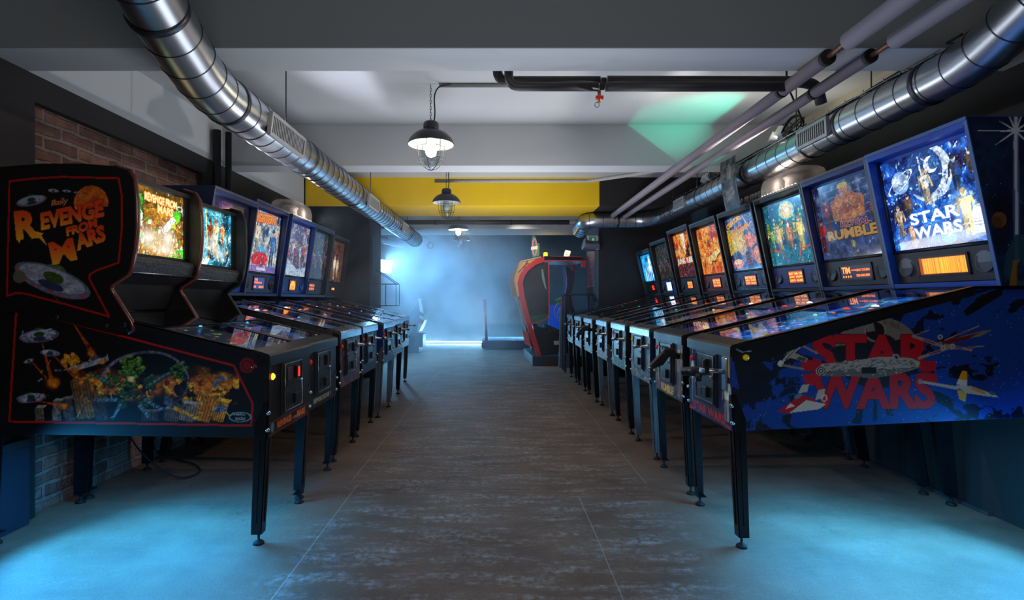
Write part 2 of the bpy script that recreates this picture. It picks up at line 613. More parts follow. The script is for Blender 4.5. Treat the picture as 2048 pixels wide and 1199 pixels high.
# ------------------------------------------------------------------ room shell
def floor_material():
    m, nt, p = nt_new('worn_concrete')
    N, L = nt.nodes, nt.links
    tc = N.new('ShaderNodeTexCoord')
    sep = N.new('ShaderNodeSeparateXYZ')
    L.new(tc.outputs['Object'], sep.inputs[0])
    mp = N.new('ShaderNodeMapping')
    mp.inputs['Scale'].default_value = (0.8, 3.4, 1)
    L.new(tc.outputs['Object'], mp.inputs[0])

    def noise(vec, sc, det, rough=0.6):
        n = N.new('ShaderNodeTexNoise')
        n.inputs['Scale'].default_value = sc
        n.inputs['Detail'].default_value = det
        n.inputs['Roughness'].default_value = rough
        L.new(vec, n.inputs['Vector'])
        return n.outputs['Fac']

    def ramp(v, a, b, ca=(0, 0, 0, 1), cb=(1, 1, 1, 1)):
        r = N.new('ShaderNodeValToRGB')
        r.color_ramp.elements[0].position = a
        r.color_ramp.elements[1].position = b
        r.color_ramp.elements[0].color = ca
        r.color_ramp.elements[1].color = cb
        L.new(v, r.inputs[0])
        return r.outputs[0]

    def math_(op, a, b=None, c=None):
        n = N.new('ShaderNodeMath')
        n.operation = op
        for i, v in enumerate((a, b, c)):
            if v is None:
                continue
            if isinstance(v, (int, float)):
                n.inputs[i].default_value = v
            else:
                L.new(v, n.inputs[i])
        return n.outputs[0]

    def mixc(f, a, b):
        n = N.new('ShaderNodeMix')
        n.data_type = 'RGBA'
        for nm, v in (('Factor', f), ('A', a), ('B', b)):
            if isinstance(v, (int, float, tuple)):
                n.inputs[nm].default_value = v
            else:
                L.new(v, n.inputs[nm])
        return n.outputs['Result']
    base = ramp(noise(tc.outputs['Object'], 2.2, 8), 0.3, 0.75, (*lin((110, 84, 66)), 1), (*lin((150, 122, 100)), 1))
    # scuffed pale streaks across the aisle
    streak = ramp(noise(mp.outputs[0], 3.2, 9, 0.72), 0.46, 0.66)
    fine = ramp(noise(tc.outputs['Object'], 30.0, 5), 0.4, 0.65)
    inaisle = math_('MULTIPLY', ramp(math_('ABSOLUTE', sep.outputs[0]), 0.75, 1.15, (1, 1, 1, 1), (0.12, 0.12, 0.12, 1)), 1.0)
    f = math_('MULTIPLY', math_('MULTIPLY', streak, fine), inaisle)
    col = mixc(f, base, (*lin((196, 196, 194)), 1))
    grain = ramp(noise(tc.outputs['Object'], 140.0, 3), 0.35, 0.7, (0.72, 0.72, 0.72, 1), (1.12, 1.12, 1.12, 1))
    mg = N.new('ShaderNodeMix')
    mg.data_type = 'RGBA'
    mg.blend_type = 'MULTIPLY'
    mg.inputs['Factor'].default_value = 1
    L.new(col, mg.inputs['A'])
    L.new(grain, mg.inputs['B'])
    col = mg.outputs['Result']

    # joints: x position, y range
    wob = math_('MULTIPLY', math_('SUBTRACT', noise(tc.outputs['Object'], 0.9, 1), 0.5), 0.03)
    xs = math_('ADD', sep.outputs[0], wob)
    tot = None
    for xc, y0, y1 in ((0.48, 0.5, 3.2), (0.93, 3.4, 7.6), (-0.87, 0.5, 3.4), (-0.93, 3.5, 9.0)):
        a = math_('LESS_THAN', math_('ABSOLUTE', math_('SUBTRACT', xs, xc)), 0.0022)
        b = math_('MULTIPLY', math_('GREATER_THAN', sep.outputs[1], y0), math_('LESS_THAN', sep.outputs[1], y1))
        q = math_('MULTIPLY', a, b)
        tot = q if tot is None else math_('ADD', tot, q)
    yl = math_('MULTIPLY', math_('LESS_THAN', math_('ABSOLUTE', math_('SUBTRACT', math_('ADD', sep.outputs[1], wob), 3.31)), 0.004),
               math_('MULTIPLY', math_('GREATER_THAN', sep.outputs[0], -0.85), math_('LESS_THAN', sep.outputs[0], 0.45)))
    col = mixc(math_('MULTIPLY', tot, 0.6), col, (*lin((190, 188, 180)), 1))
    col = mixc(math_('MULTIPLY', yl, 0.6), col, (*lin((40, 36, 32)), 1))
    # hairline cracks
    vo = N.new('ShaderNodeTexVoronoi')
    vo.feature = 'DISTANCE_TO_EDGE'
    vo.inputs['Scale'].default_value = 3.0
    dv = N.new('ShaderNodeVectorMath')
    dv.operation = 'ADD'
    nv = N.new('ShaderNodeTexNoise')
    nv.inputs['Scale'].default_value = 4
    nv.inputs['Detail'].default_value = 6
    L.new(tc.outputs['Object'], nv.inputs['Vector'])
    L.new(tc.outputs['Object'], dv.inputs[0])
    L.new(nv.outputs['Color'], dv.inputs[1])
    L.new(dv.outputs[0], vo.inputs['Vector'])
    crack = math_('MULTIPLY', math_('LESS_THAN', vo.outputs['Distance'], 0.008), ramp(noise(tc.outputs['Object'], 0.8, 3), 0.55, 0.62))
    col = mixc(math_('MULTIPLY', crack, 0.6), col, (*lin((30, 26, 24)), 1))
    L.new(col, p.inputs['Base Color'])
    p.inputs['Roughness'].default_value = 0.62
    b = N.new('ShaderNodeBump')
    b.inputs['Strength'].default_value = 0.5
    b.inputs['Distance'].default_value = 0.006
    hh = math_('ADD', noise(tc.outputs['Object'], 60, 6, 0.7), math_('MULTIPLY', noise(tc.outputs['Object'], 9, 4), 1.2))
    L.new(hh, b.inputs['Height'])
    L.new(b.outputs['Normal'], p.inputs['Normal'])
    return m


def brick_material():
    m, nt, p = nt_new('old_brick')
    N, L = nt.nodes, nt.links
    tc = N.new('ShaderNodeTexCoord')
    sep = N.new('ShaderNodeSeparateXYZ')
    L.new(tc.outputs['Object'], sep.inputs[0])
    cb = N.new('ShaderNodeCombineXYZ')
    nz0 = N.new('ShaderNodeTexNoise')
    nz0.inputs['Scale'].default_value = 6
    L.new(tc.outputs['Object'], nz0.inputs['Vector'])
    a1 = N.new('ShaderNodeMath')
    a1.operation = 'MULTIPLY_ADD'
    a1.inputs[1].default_value = 0.035
    L.new(nz0.outputs['Fac'], a1.inputs[0])
    L.new(sep.outputs[2], a1.inputs[2])
    L.new(sep.outputs[1], cb.inputs[0])
    L.new(a1.outputs[0], cb.inputs[1])
    br = N.new('ShaderNodeTexBrick')
    br.inputs['Scale'].default_value = 1.0
    br.inputs['Brick Width'].default_value = 0.25
    br.inputs['Row Height'].default_value = 0.074
    br.inputs['Mortar Size'].default_value = 0.013
    br.inputs['Mortar Smooth'].default_value = 0.3
    br.inputs['Bias'].default_value = 0.0
    br.inputs['Color1'].default_value = (*lin((150, 108, 92)), 1)
    br.inputs['Color2'].default_value = (*lin((104, 76, 68)), 1)
    br.inputs['Mortar'].default_value = (*lin((138, 120, 110)), 1)
    L.new(cb.outputs[0], br.inputs['Vector'])
    nz = N.new('ShaderNodeTexNoise')
    nz.inputs['Scale'].default_value = 14
    nz.inputs['Detail'].default_value = 8
    L.new(tc.outputs['Object'], nz.inputs['Vector'])
    mg = N.new('ShaderNodeMix')
    mg.data_type = 'RGBA'
    mg.blend_type = 'OVERLAY'
    mg.inputs['Factor'].default_value = 0.7
    L.new(br.outputs['Color'], mg.inputs['A'])
    L.new(nz.outputs['Fac'], mg.inputs['B'])
    L.new(mg.outputs['Result'], p.inputs['Base Color'])
    p.inputs['Roughness'].default_value = 0.9
    b = N.new('ShaderNodeBump')
    b.inputs['Strength'].default_value = 1.0
    b.inputs['Distance'].default_value = 0.035
    ad = N.new('ShaderNodeMath')
    ad.operation = 'SUBTRACT'
    L.new(nz.outputs['Fac'], ad.inputs[0])
    L.new(br.outputs['Fac'], ad.inputs[1])
    L.new(ad.outputs[0], b.inputs['Height'])
    L.new(b.outputs['Normal'], p.inputs['Normal'])
    return m


CEIL = 2.71
BB = 2.344                                            # underside of the beams
XL, XR = -2.45, 2.64
YB = 14.6
struct(MB().box(-3.5, 3.5, -2.2, YB + 0.3, -0.2, 0).build('floor', floor_material()))
struct(MB().box(-3.5, 3.5, -2.2, 9.6, CEIL, CEIL + 0.2).build('ceiling', WHITEP))
struct(MB().box(-3.5, 3.5, 9.6, YB + 0.3, 3.1, 3.3).build('ceiling', WALLBLK))
# left wall: black dado and frame round a patch of bare brick, white band on top
w = MB()
w.box(XL - 0.25, XL, -2.2, 2.887, 0, BB)
w.box(XL - 0.25, XL, 2.887, 4.53, 2.20, BB)
w.box(XL - 0.25, XL, 4.53, 6.95, 0, BB)
w.box(XL - 0.55, XL - 0.40, 6.95, 8.1, 0, CEIL)
w.box(XL - 0.55, XL, 6.90, 6.95, 0, CEIL)
struct(w.build('wall_left', WALLBLK))
struct(MB().box(XL - 0.25, XL - 0.05, 2.887, 4.53, 0, 2.20).build('wall_left', brick_material()))
struct(MB().box(XL - 0.25, XL, -2.2, 6.94, BB, CEIL).build('wall_left', WHITEP))
struct(MB().box(-3.5, -3.3, 8.1, YB, 0, 3.1).build('wall_left', WALLBLK))
struct(MB().box(XR, XR + 0.25, -2.2, 9.6, 0, 2.40).build('wall_right', WALLBLK))
struct(MB().box(XR, XR + 0.25, -2.2, 9.6, 2.40, CEIL).build('wall_right', CREAM))
struct(MB().box(3.3, 3.5, 9.47, YB, 0, 3.1).build('wall_right', WALLBLK))
struct(MB().box(-3.5, 3.5, YB, YB + 0.2, 0, 3.1).build('wall_back', mat('back_wall_paint', (58, 60, 64), 0.8, var=0.35, scale=2.5, bump=0.3)))
struct(MB().box(-3.5, 3.5, -2.2, -2.1, 0, CEIL).build('wall_front', WALLBLK))
# piers
struct(MB().box(XL - 0.9, -1.895, 8.1, 8.86, 0, CEIL).build('wall_pier_left', WALLBLK))
struct(MB().box(1.54, XR + 0.9, 8.3, 9.47, 0, CEIL).build('wall_pier_right', WALLBLK))


def beam(name, y0, y1, m, z0=BB, x0=XL - 0.2, x1=XR + 0.1):
    return struct(MB().box(x0, x1, y0, y1, z0, CEIL + 0.05, 0.006).build(name, m))


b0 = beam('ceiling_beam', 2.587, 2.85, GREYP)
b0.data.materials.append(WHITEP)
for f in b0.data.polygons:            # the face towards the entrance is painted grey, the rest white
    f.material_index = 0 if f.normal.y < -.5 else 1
beam('ceiling_beam', 4.855, 5.10, WHITEP)
beam('ceiling_beam', 6.94, 7.79, YELLOW, x0=-2.45, x1=1.30)
beam('ceiling_beam', 6.94, 7.79, WALLBLK, x0=1.30)
struct(MB().box(-3.2, -1.80, 6.945, 8.1, BB - 0.004, BB + 0.03).build('ceiling_soffit', WALLBLK))
beam('ceiling_beam', 9.17, 10.05, WHITEP, x0=-3.4, x1=3.4)
struct(MB().box(-3.4, 3.4, 9.6, 9.66, CEIL, 3.15).build('ceiling_step', WALLBLK))
# board fixed along the foot of the left wall, its corner broken
b = MB()
b.prism([(0.2, 0), (2.80, 0), (2.80, 0.40), (2.77, 0.415), (0.2, 0.405)], XL + 0.002, XL + 0.045, 'x')
b.mi = 1
b.box(XL + 0.002, XL + 0.055, 0.2, 2.80, 0.405, 0.445, 0.004)
struct(b.build('baseboard_left', [BOARD, mat('board_cap', (44, 36, 40), 0.5)]))
struct(MB().prism([(2.9, 0), (8.1, 0), (8.1, 0.015), (2.9, 0.02)], XR - 0.03, XR - 0.001, 'x').build('baseboard_right', mat('mortar_fillet', (50, 48, 48), 0.9, bump=0.6, scale=30)))


# ------------------------------------------------------------------ artwork painters (plain generic pictures and the words on them)
def shade(c, k):
    return tuple(max(0, min(255, v * k)) for v in c)


def figure(c, x, y, h, col, arms=True, dark=0.55, lean=0.0, head=None):
    """a plain standing figure, feet at (x, y)"""
    hw = h * 0.13
    d = shade(col, dark)
    c.poly([(x - hw * .9, y), (x - hw * .15, y), (x + lean * .5, y + h * .48), (x - hw * .8 + lean * .5, y + h * .5)], d)
    c.poly([(x + hw * .2, y), (x + hw * 1.0, y), (x + hw * .8 + lean * .5, y + h * .5), (x + lean * .5, y + h * .48)], shade(col, .75))
    c.poly([(x - hw * .75 + lean * .5, y + h * .45), (x + hw * .75 + lean * .5, y + h * .45), (x + hw * 1.25 + lean, y + h * .82), (x - hw * 1.25 + lean, y + h * .82)], col)
    c.poly([(x + lean * .5, y + h * .45), (x + hw * .75 + lean * .5, y + h * .45), (x + hw * 1.25 + lean, y + h * .82), (x + hw * .3 + lean, y + h * .82)], shade(col, 1.25), .7)
    if arms:
        c.line((x - hw * 1.2 + lean, y + h * .78), (x - hw * 1.7 + lean * .5, y + h * .45), hw * .5, d)
        c.line((x + hw * 1.2 + lean, y + h * .78), (x + hw * 1.8 + lean * .5, y + h * .5), hw * .5, shade(col, .9))
    c.ell(x + lean, y + h * .91, hw * .58, h * .085, head or (226, 178, 140))
    c.ell(x + lean - hw * .1, y + h * .95, hw * .6, h * .055, d, .9)


def flames(c, y0, y1, n, cols, seed=3):
    rn = random.Random(seed)
    for i in range(n):
        x = rn.uniform(0, c.w)
        w = rn.uniform(.02, .06) * c.w * 1.6
        h = rn.uniform(.4, 1.0) * (y1 - y0)
        c.poly([(x - w, y0), (x - w * .3, y0 + h * .55), (x - w * .1, y0 + h), (x + w * .35, y0 + h * .5), (x + w, y0)], rn.choice(cols), .85)


def nebula(c, cols, cell=.12, seed=0):
    n = c.noise(cell, seed, 4)
    k = len(cols) - 1
    t = np.clip((n - .25) / .5, 0, 1) * k
    i = np.clip(t.astype(int), 0, k - 1)
    f = (t - i)[..., None]
    C = np.array(cols, float) / 255
    c.c = C[i] * (1 - f) + C[i + 1] * f
    return c


def hot(c, x, y, rx, ry, a=1.0, col=(255, 255, 255)):
    if c.defer is not None:
        c.defer.append(lambda: c.ell(x, y, rx, ry, col, a * .8, soft=.9))
        return c
    return c.ell(x, y, rx, ry, col, a, soft=.9)


def confetti(c, n, cols, smin, smax, region=None, seed=5):
    rn = random.Random(seed)
    x0, x1, y0, y1 = region or (0, c.w, 0, c.h)
    for _ in range(n):
        x, y = rn.uniform(x0, x1), rn.uniform(y0, y1)
        s = rn.uniform(smin, smax)
        a = rn.uniform(0, 6.28)
        col = rn.choice(cols)
        if rn.random() < .5:
            c.ell(x, y, s, s * rn.uniform(.3, .9), col, rn.uniform(.5, .95), rot=a)
        else:
            p = [(x + s * math.cos(a + k) * rn.uniform(.5, 1.1), y + s * math.sin(a + k) * rn.uniform(.5, 1.1)) for k in (0, 1.3, 2.8, 4.2)]
            c.poly(p, col, rn.uniform(.5, .95))


def saucer(c, x, y, r, rot=0.0, dome=(44, 84, 30)):
    co, s = math.cos(rot), math.sin(rot)
    c.ell(x - s * r * .20, y + co * r * .20, r * .30, r * .22, dome, rot=rot)
    c.ell(x - s * r * .28, y + co * r * .28, r * .12, r * .08, shade(dome, 1.8), .8, rot=rot, soft=.8)
    c.ell(x, y, r, r * .33, (92, 100, 128), rot=rot)
    c.ell(x, y + r * .04, r * .86, r * .25, (150, 158, 182), rot=rot)
    for k in range(11):
        a = math.pi * (1 + k / 10)
        c.line((x, y), (x + (r * .84 * math.cos(a)) * co - (r * .24 * math.sin(a)) * s, y + (r * .84 * math.cos(a)) * s + (r * .24 * math.sin(a)) * co), r * .012, (84, 90, 120))
    c.ell(x - s * r * .08, y + co * r * .08, r * .27, r * .13, shade(dome, .75), rot=rot)
    c.ell(x + s * r * .1, y - co * r * .13, r * .34, r * .10, (44, 50, 84), rot=rot)
    for k in range(9):
        a = math.pi * (1.05 + .9 * k / 8)
        px, py = r * .93 * math.cos(a), r * .30 * math.sin(a)
        c.ell(x + px * co - py * s, y + px * s + py * co, r * .035, r * .035, (190, 60, 50))


def grit(c, a=.35, n=240, seed=3):
    """brushwork: broken tone and short strokes picked up from the picture itself"""
    m = 1 + a * (c.noise(.012, seed, 2) - .5) * 2 + a * .7 * (c.noise(.035, seed + 4, 3) - .5) * 2
    c.c = np.clip(c.c * m[..., None], 0, 1)
    rn = random.Random(seed)
    for _ in range(n):
        x, y = rn.uniform(0, c.w), rn.uniform(0, c.h)
        i, j = min(c.ny - 1, int(y / c.h * (c.ny - 1))), min(c.nx - 1, int(x / c.w * (c.nx - 1)))
        k = rn.choice((.45, .6, 1.4, 1.7))
        col = np.clip(c.c[i, j] * 255 * k + (8 if k > 1 else 0), 0, 255)
        L_ = rn.uniform(.008, .030)
        an = rn.uniform(0, 6.28)
        x1, y1 = x + L_ * math.cos(an), y + L_ * math.sin(an)
        i0, i1 = max(0, int((min(y, y1) - .006) / c.h * (c.ny - 1))), min(c.ny, int((max(y, y1) + .006) / c.h * (c.ny - 1)) + 2)
        j0, j1 = max(0, int((min(x, x1) - .006) / c.w * (c.nx - 1))), min(c.nx, int((max(x, x1) + .006) / c.w * (c.nx - 1)) + 2)
        S, T = c.S[i0:i1, j0:j1], c.T[i0:i1, j0:j1]
        d = np.array((x1 - x, y1 - y))
        t = np.clip(((S - x) * d[0] + (T - y) * d[1]) / (d @ d), 0, 1)
        mk = (np.hypot(S - x - t * d[0], T - y - t * d[1]) < .0022)[..., None] * .8
        c.c[i0:i1, j0:j1] = c.c[i0:i1, j0:j1] * (1 - mk) + col / 255 * mk


def art_backglass(style, w, h):
    c = Canvas(w, h, 0.0036, seed=7)
    c.defer = []
    if style == 'space_blue':
        nebula(c, [(4, 8, 40), (8, 40, 120), (30, 110, 210), (6, 20, 80)], .10, 4)
        c.stars(900, size=2)
        for k in range(26):
            a = math.radians(-165 + k * 6.0)
            c.line((w * .5, h * .28), (w * .5 + w * math.cos(a), h * .28 + w * math.sin(a)), .002, (90, 170, 240), .55, w2=.008)
        c.ell(w * .52, h * .76, w * .24, w * .24, (196, 214, 235), .95)
        c.ell(w * .46, h * .79, w * .21, w * .21, (20, 50, 110), .9)
        c.ell(w * .56, h * .84, w * .07, w * .07, (235, 244, 255))
        c.ell(w * .59, h * .85, w * .055, w * .055, (30, 70, 130), .9)
        c.ell(w * .20, h * .74, w * .10, w * .10, (120, 150, 196))
        c.ell(w * .17, h * .76, w * .07, w * .07, (190, 206, 232), .8, soft=.6)
        c.ring(w * .20, h * .74, w * .17, w * .05, .006, (206, 222, 246), rot=.5)
        figure(c, w * .78, h * .52, h * .34, (46, 56, 84), head=(220, 200, 180))
        figure(c, w * .47, h * .44, h * .38, (224, 206, 172))
        c.line((w * .45, h * .72), (w * .44, h * .95), .010, (200, 232, 255))
        figure(c, w * .93, h * .56, h * .32, (66, 60, 56))
        figure(c, w * .25, h * .30, h * .30, (92, 72, 56))
        figure(c, w * .12, h * .16, h * .34, (176, 150, 116))
        figure(c, w * .24, h * .02, h * .26, (206, 150, 110))
        figure(c, w * .82, h * .07, h * .46, (250, 220, 120), head=(255, 236, 170))
        c.ell(w * .93, h * .24, w * .07, h * .11, (235, 244, 255))
        c.poly([(w * .86, h * .08), (w * 1.0, h * .08), (w * 1.0, h * .24), (w * .86, h * .24)], (214, 230, 250))
        for k in range(5):
            c.line((w * .87, h * (.10 + .03 * k)), (w * .99, h * (.10 + .03 * k)), .004, (40, 100, 200))
        confetti(c, 110, [(230, 240, 255), (120, 190, 250), (30, 80, 180)], .004, .016, (0, w, h * .35, h * .97), 8)
        c.text('STAR', w * .24, h * .255, h * .125, (236, 246, 255), w=w * .52, bold=.03, outline=(24, 96, 196), ow=.008, rot=.03)
        c.text('WARS', w * .26, h * .10, h * .125, (236, 246, 255), w=w * .50, bold=.03, outline=(24, 96, 196), ow=.008, rot=.03)
        c.ell(w * .62, h * .09, w * .07, h * .08, (40, 140, 140))
        c.ell(w * .62, h * .15, w * .05, h * .06, (210, 236, 244))
        hot(c, w * .80, h * .34, w * .16, h * .26, .75)
        hot(c, w * .93, h * .24, w * .13, h * .14, .7)
        hot(c, w * .63, h * .17, w * .09, h * .08, .8)
    elif style == 'wrestling':
        nebula(c, [(16, 20, 60), (40, 60, 130), (90, 110, 170), (24, 24, 70)], .14, 9)
        for k in range(7):
            hot(c, w * (.08 + .14 * k), h * (.82 + .06 * (k % 3)), w * .05, h * .06, .8, (200, 215, 255))
        for k in range(5):
            c.line((w * .15, h * (.50 + .1 * k)), (w, h * (.54 + .1 * k)), .004, (214, 214, 226), .6)
        figure(c, w * .20, h * .38, h * .44, (158, 46, 52))
        figure(c, w * .06, h * .10, h * .46, (186, 40, 40))
        figure(c, w * .93, h * .34, h * .36, (176, 98, 60))
        c.poly([(w * .34, h * .50), (w * .30, h * .70), (w * .40, h * .83), (w * .66, h * .84), (w * .80, h * .70), (w * .76, h * .52), (w * .62, h * .46), (w * .46, h * .46)], (196, 112, 62))
        c.ell(w * .44, h * .72, w * .09, h * .055, (224, 146, 88))
        c.ell(w * .62, h * .72, w * .09, h * .055, (224, 146, 88))
        c.ell(w * .53, h * .62, w * .10, h * .09, (170, 90, 48), .8)
        c.line((w * .33, h * .72), (w * .34, h * .55), w * .09, (206, 122, 70))
        c.line((w * .78, h * .72), (w * .76, h * .54), w * .09, (206, 122, 70))
        c.line((w * .35, h * .54), (w * .54, h * .53), w * .06, (214, 132, 78))
        c.line((w * .76, h * .54), (w * .56, h * .53), w * .06, (214, 132, 78))
        c.ell(w * .53, h * .88, w * .075, h * .075, (206, 134, 92))
        c.ell(w * .53, h * .93, w * .085, h * .04, (232, 190, 60))
        c.text('ROYAL', w * .40, h * .395, h * .07, (150, 30, 60), w=w * .46, outline=(236, 190, 150), ow=.004)
        c.text('RUMBLE', w * .14, h * .25, h * .13, (238, 178, 76), w=w * .80, bold=.05, outline=(64, 34, 40), ow=.008)
        c.poly([(w * .14, h * .25), (w * .94, h * .25), (w * .94, h * .285), (w * .14, h * .285)], (160, 92, 40), .35)
        hot(c, w * .20, h * .30, w * .12, h * .10, .7)
        figure(c, w * .54, h * .01, h * .25, (150, 138, 90), head=(90, 110, 70))
        c.text('DATA EAST', w * .72, h * .06, h * .035, (40, 44, 70), w=w * .22)
        confetti(c, 60, [(220, 220, 240), (150, 160, 210), (60, 70, 130)], .003, .012, None, 4)
    elif style == 'party':
        nebula(c, [(6, 26, 50), (14, 70, 110), (30, 110, 120), (8, 30, 70)], .12, 3)
        for k in range(7):
            x = w * (.06 + .15 * k)
            hh = h * (.68 + .12 * ((k * 7) % 3) / 2)
            for j in range(9):
                c.ell(x, h * .5 + (hh - h * .5) * j / 8, w * .045 * (1 - j * .07), h * .022, [(150, 180, 40), (60, 120, 60)][j % 2])
        figure(c, w * .28, h * .16, h * .52, (224, 150, 50))
        figure(c, w * .52, h * .12, h * .56, (200, 120, 40))
        figure(c, w * .76, h * .18, h * .54, (240, 190, 70))
        figure(c, w * .12, h * .18, h * .42, (120, 160, 60))
        figure(c, w * .92, h * .2, h * .40, (120, 60, 160))
        c.ell(w * .54, h * .84, w * .15, h * .12, (240, 200, 110))
        c.ring(w * .54, h * .84, w * .16, h * .13, .008, (110, 220, 220))
        hot(c, w * .54, h * .84, w * .12, h * .10, .95)
        c.poly([(0, 0), (w, 0), (w, h * .18), (w * .6, h * .26), (w * .3, h * .26), (0, h * .2)], (30, 110, 130), .85)
        c.path([(0, h * .28), (w * .32, h * .20), (w * .40, h * .03)], .012, (190, 60, 40))
        c.path([(w, h * .28), (w * .70, h * .20), (w * .62, h * .03)], .012, (190, 60, 40))
        confetti(c, 120, [(250, 200, 60), (60, 180, 170), (240, 120, 40), (20, 70, 110), (240, 240, 200)], .004, .018, None, 2)
        hot(c, w * .28, h * .45, w * .12, h * .20, .6, (255, 240, 180))
        hot(c, w * .78, h * .45, w * .12, h * .20, .6, (255, 240, 180))
    elif style == 'lagoon':
        nebula(c, [(20, 26, 60), (50, 70, 120), (110, 130, 170), (30, 40, 80)], .12, 5)
        c.poly([(0, h * .3), (w * .5, h * .45), (w * .55, h * .75), (0, h * .8)], (216, 180, 60), .85)
        figure(c, w * .66, h * .18, h * .52, (224, 150, 110), lean=.02)
        c.ell(w * .66, h * .52, w * .22, h * .12, (232, 120, 90), .8)
        c.ell(w * .42, h * .45, w * .14, h * .17, (230, 190, 110), .8)
        c.path([(w * .6, h * .95), (w * .68, h * .82), (w * .62, h * .78), (w * .72, h * .62)], .008, (232, 200, 240))
        c.text('CREATURE', w * .04, h * .80, h * .10, (240, 190, 50), w=w * .50, bold=.04, rot=.22, outline=(160, 30, 30))
        c.text('FROM THE', w * .22, h * .73, h * .045, (240, 150, 60), w=w * .30, rot=.22, outline=(120, 20, 30), ow=.003)
        c.text('BLACK LAGOON', w * .03, h * .56, h * .09, (246, 176, 40), w=w * .72, bold=.04, rot=.22, outline=(170, 30, 30))
        c.ell(w * .20, h * .13, w * .16, h * .09, (226, 130, 120))
        c.ell(w * .20, h * .17, w * .12, h * .05, (250, 200, 150))
        c.ell(w * .84, h * .24, w * .11, h * .16, (226, 140, 110))
        for k in range(4):
            c.line((w * .46, h * (.10 + .05 * k)), (w * .68, h * (.13 + .05 * k)), .010, (180, 70, 70), .8)
        confetti(c, 110, [(240, 170, 120), (70, 90, 150), (30, 30, 60), (240, 210, 150), (160, 60, 60)], .004, .018, None, 6)
        hot(c, w * .3, h * .5, w * .2, h * .16, .45, (255, 230, 160))
    elif style == 'rodeo':
        nebula(c, [(150, 50, 20), (230, 120, 40), (246, 170, 70), (160, 60, 90)], .10, 8)
        c.poly([(w * .3, h * .34), (w * .80, h * .50), (w * .86, h * .42), (w * .42, h * .20)], (250, 214, 130))
        c.path([(w * .42, h * .20), (w * .5, h * .27), (w * .6, h * .24), (w * .7, h * .34), (w * .86, h * .42)], .014, (70, 20, 16))
        c.poly([(w * .5, h * .6), (w * .9, h * .98), (w * .55, h * .98)], (150, 90, 160), .5)
        confetti(c, 260, [(250, 190, 90), (200, 70, 30), (110, 30, 20), (255, 226, 150), (140, 70, 120)], .004, .020, None, 12)
        flames(c, 0, h * .3, 20, [(220, 80, 30), (250, 150, 50), (120, 40, 60)], 4)
    elif style == 'junk':
        nebula(c, [(120, 20, 16), (220, 90, 30), (250, 170, 60), (90, 20, 30)], .10, 2)
        c.poly([(w * .40, h * .98), (w * .62, h * .98), (w * .60, h * .7), (w * .52, h * .5), (w * .44, h * .75)], (250, 226, 190))
        c.poly([(w * .5, h * .45), (w * .8, h * .85), (w * .75, h * .45)], (40, 14, 14))
        hot(c, w * .2, h * .6, w * .2, h * .13, .8, (255, 240, 190))
        c.poly([(0, 0), (w, 0), (w, h * .3), (0, h * .3)], (50, 22, 40), .85)
        c.text('JUNK-YARD', w * .03, h * .27, h * .17, (244, 240, 230), w=w * .94, bold=.03, outline=(60, 10, 10), ow=.004)
        confetti(c, 130, [(230, 210, 200), (180, 50, 40), (120, 50, 110), (240, 150, 60), (40, 20, 30)], .003, .014, (0, w, 0, h * .28), 3)
        confetti(c, 60, [(250, 190, 80), (160, 40, 20), (255, 230, 170)], .004, .018, (0, w, h * .45, h), 5)
    elif style == 'dim':
        nebula(c, [(26, 34, 40), (60, 70, 80), (96, 92, 74), (34, 40, 60)], .10, 1)
        for k in range(9):
            figure(c, w * (.08 + .11 * k), h * .08 * ((k * 5) % 3), h * .5, [(110, 100, 80), (80, 90, 120), (120, 70, 60)][k % 3], head=(150, 130, 110))
        confetti(c, 160, [(130, 120, 90), (70, 80, 110), (40, 44, 50), (150, 130, 120)], .003, .016, None, 12)
    elif style == 'cyan':
        nebula(c, [(10, 70, 130), (40, 160, 220), (20, 110, 170), (8, 50, 100)], .10, 1)
        figure(c, w * .62, h * .34, h * .60, (240, 250, 255), head=(220, 240, 255))
        for k in range(6):
            c.line((w * (.2 + .13 * k), h * .04), (w * (.22 + .13 * k), h * .32), .016, (235, 250, 255))
        confetti(c, 70, [(230, 250, 255), (10, 50, 100), (90, 200, 240)], .004, .018, None, 3)
        hot(c, w * .6, h * .48, w * .34, h * .22, 1.0, (245, 253, 255))
    elif style == 'mars':
        nebula(c, [(16, 14, 10), (60, 46, 14), (140, 90, 20), (30, 26, 10)], .14, 1)
        c.poly([(0, 0), (w, 0), (w, h * .60), (w * .5, h * .72), (0, h * .62)], (226, 146, 40), .55)
        c.stars(260, size=2)
        for k, (x, y, r) in enumerate([(.08, .86, .10), (.17, .78, .09), (.10, .70, .10), (.14, .60, .11), (.10, .48, .09), (.06, .30, .08), (.05, .15, .07)]):
            c.ell(w * x, h * y, w * r, w * r * .9, [(60, 200, 60), (40, 160, 50)][k % 2])
            c.ring(w * x, h * y, w * r, w * r * .9, .006, (14, 60, 20))
        c.ell(w * .17, h * .52, w * .07, h * .14, (206, 240, 200))
        c.poly([(w * .72, h * .50), (w * .86, h * .78), (w * .96, h * .72), (w * .92, h * .60), (w * .78, h * .46)], (90, 220, 40))
        c.poly([(w * .56, h * .40), (w * .78, h * .66), (w * .86, h * .60), (w * .64, h * .34)], (250, 252, 240))
        c.poly([(w * .7, 0), (w, 0), (w, h * .16), (w * .85, h * .13)], (60, 200, 30))
        c.text('REVENGE FROM', w * .27, h * .80, h * .12, (255, 226, 160), w=w * .60, bold=.05, outline=(226, 110, 20), rot=-.02)
        c.text('MARS', w * .50, h * .655, h * .13, (255, 220, 150), w=w * .30, bold=.05, outline=(226, 110, 20), rot=-.02)
        c.ring(w * .93, h * .80, w * .05, h * .04, .006, (190, 240, 220))
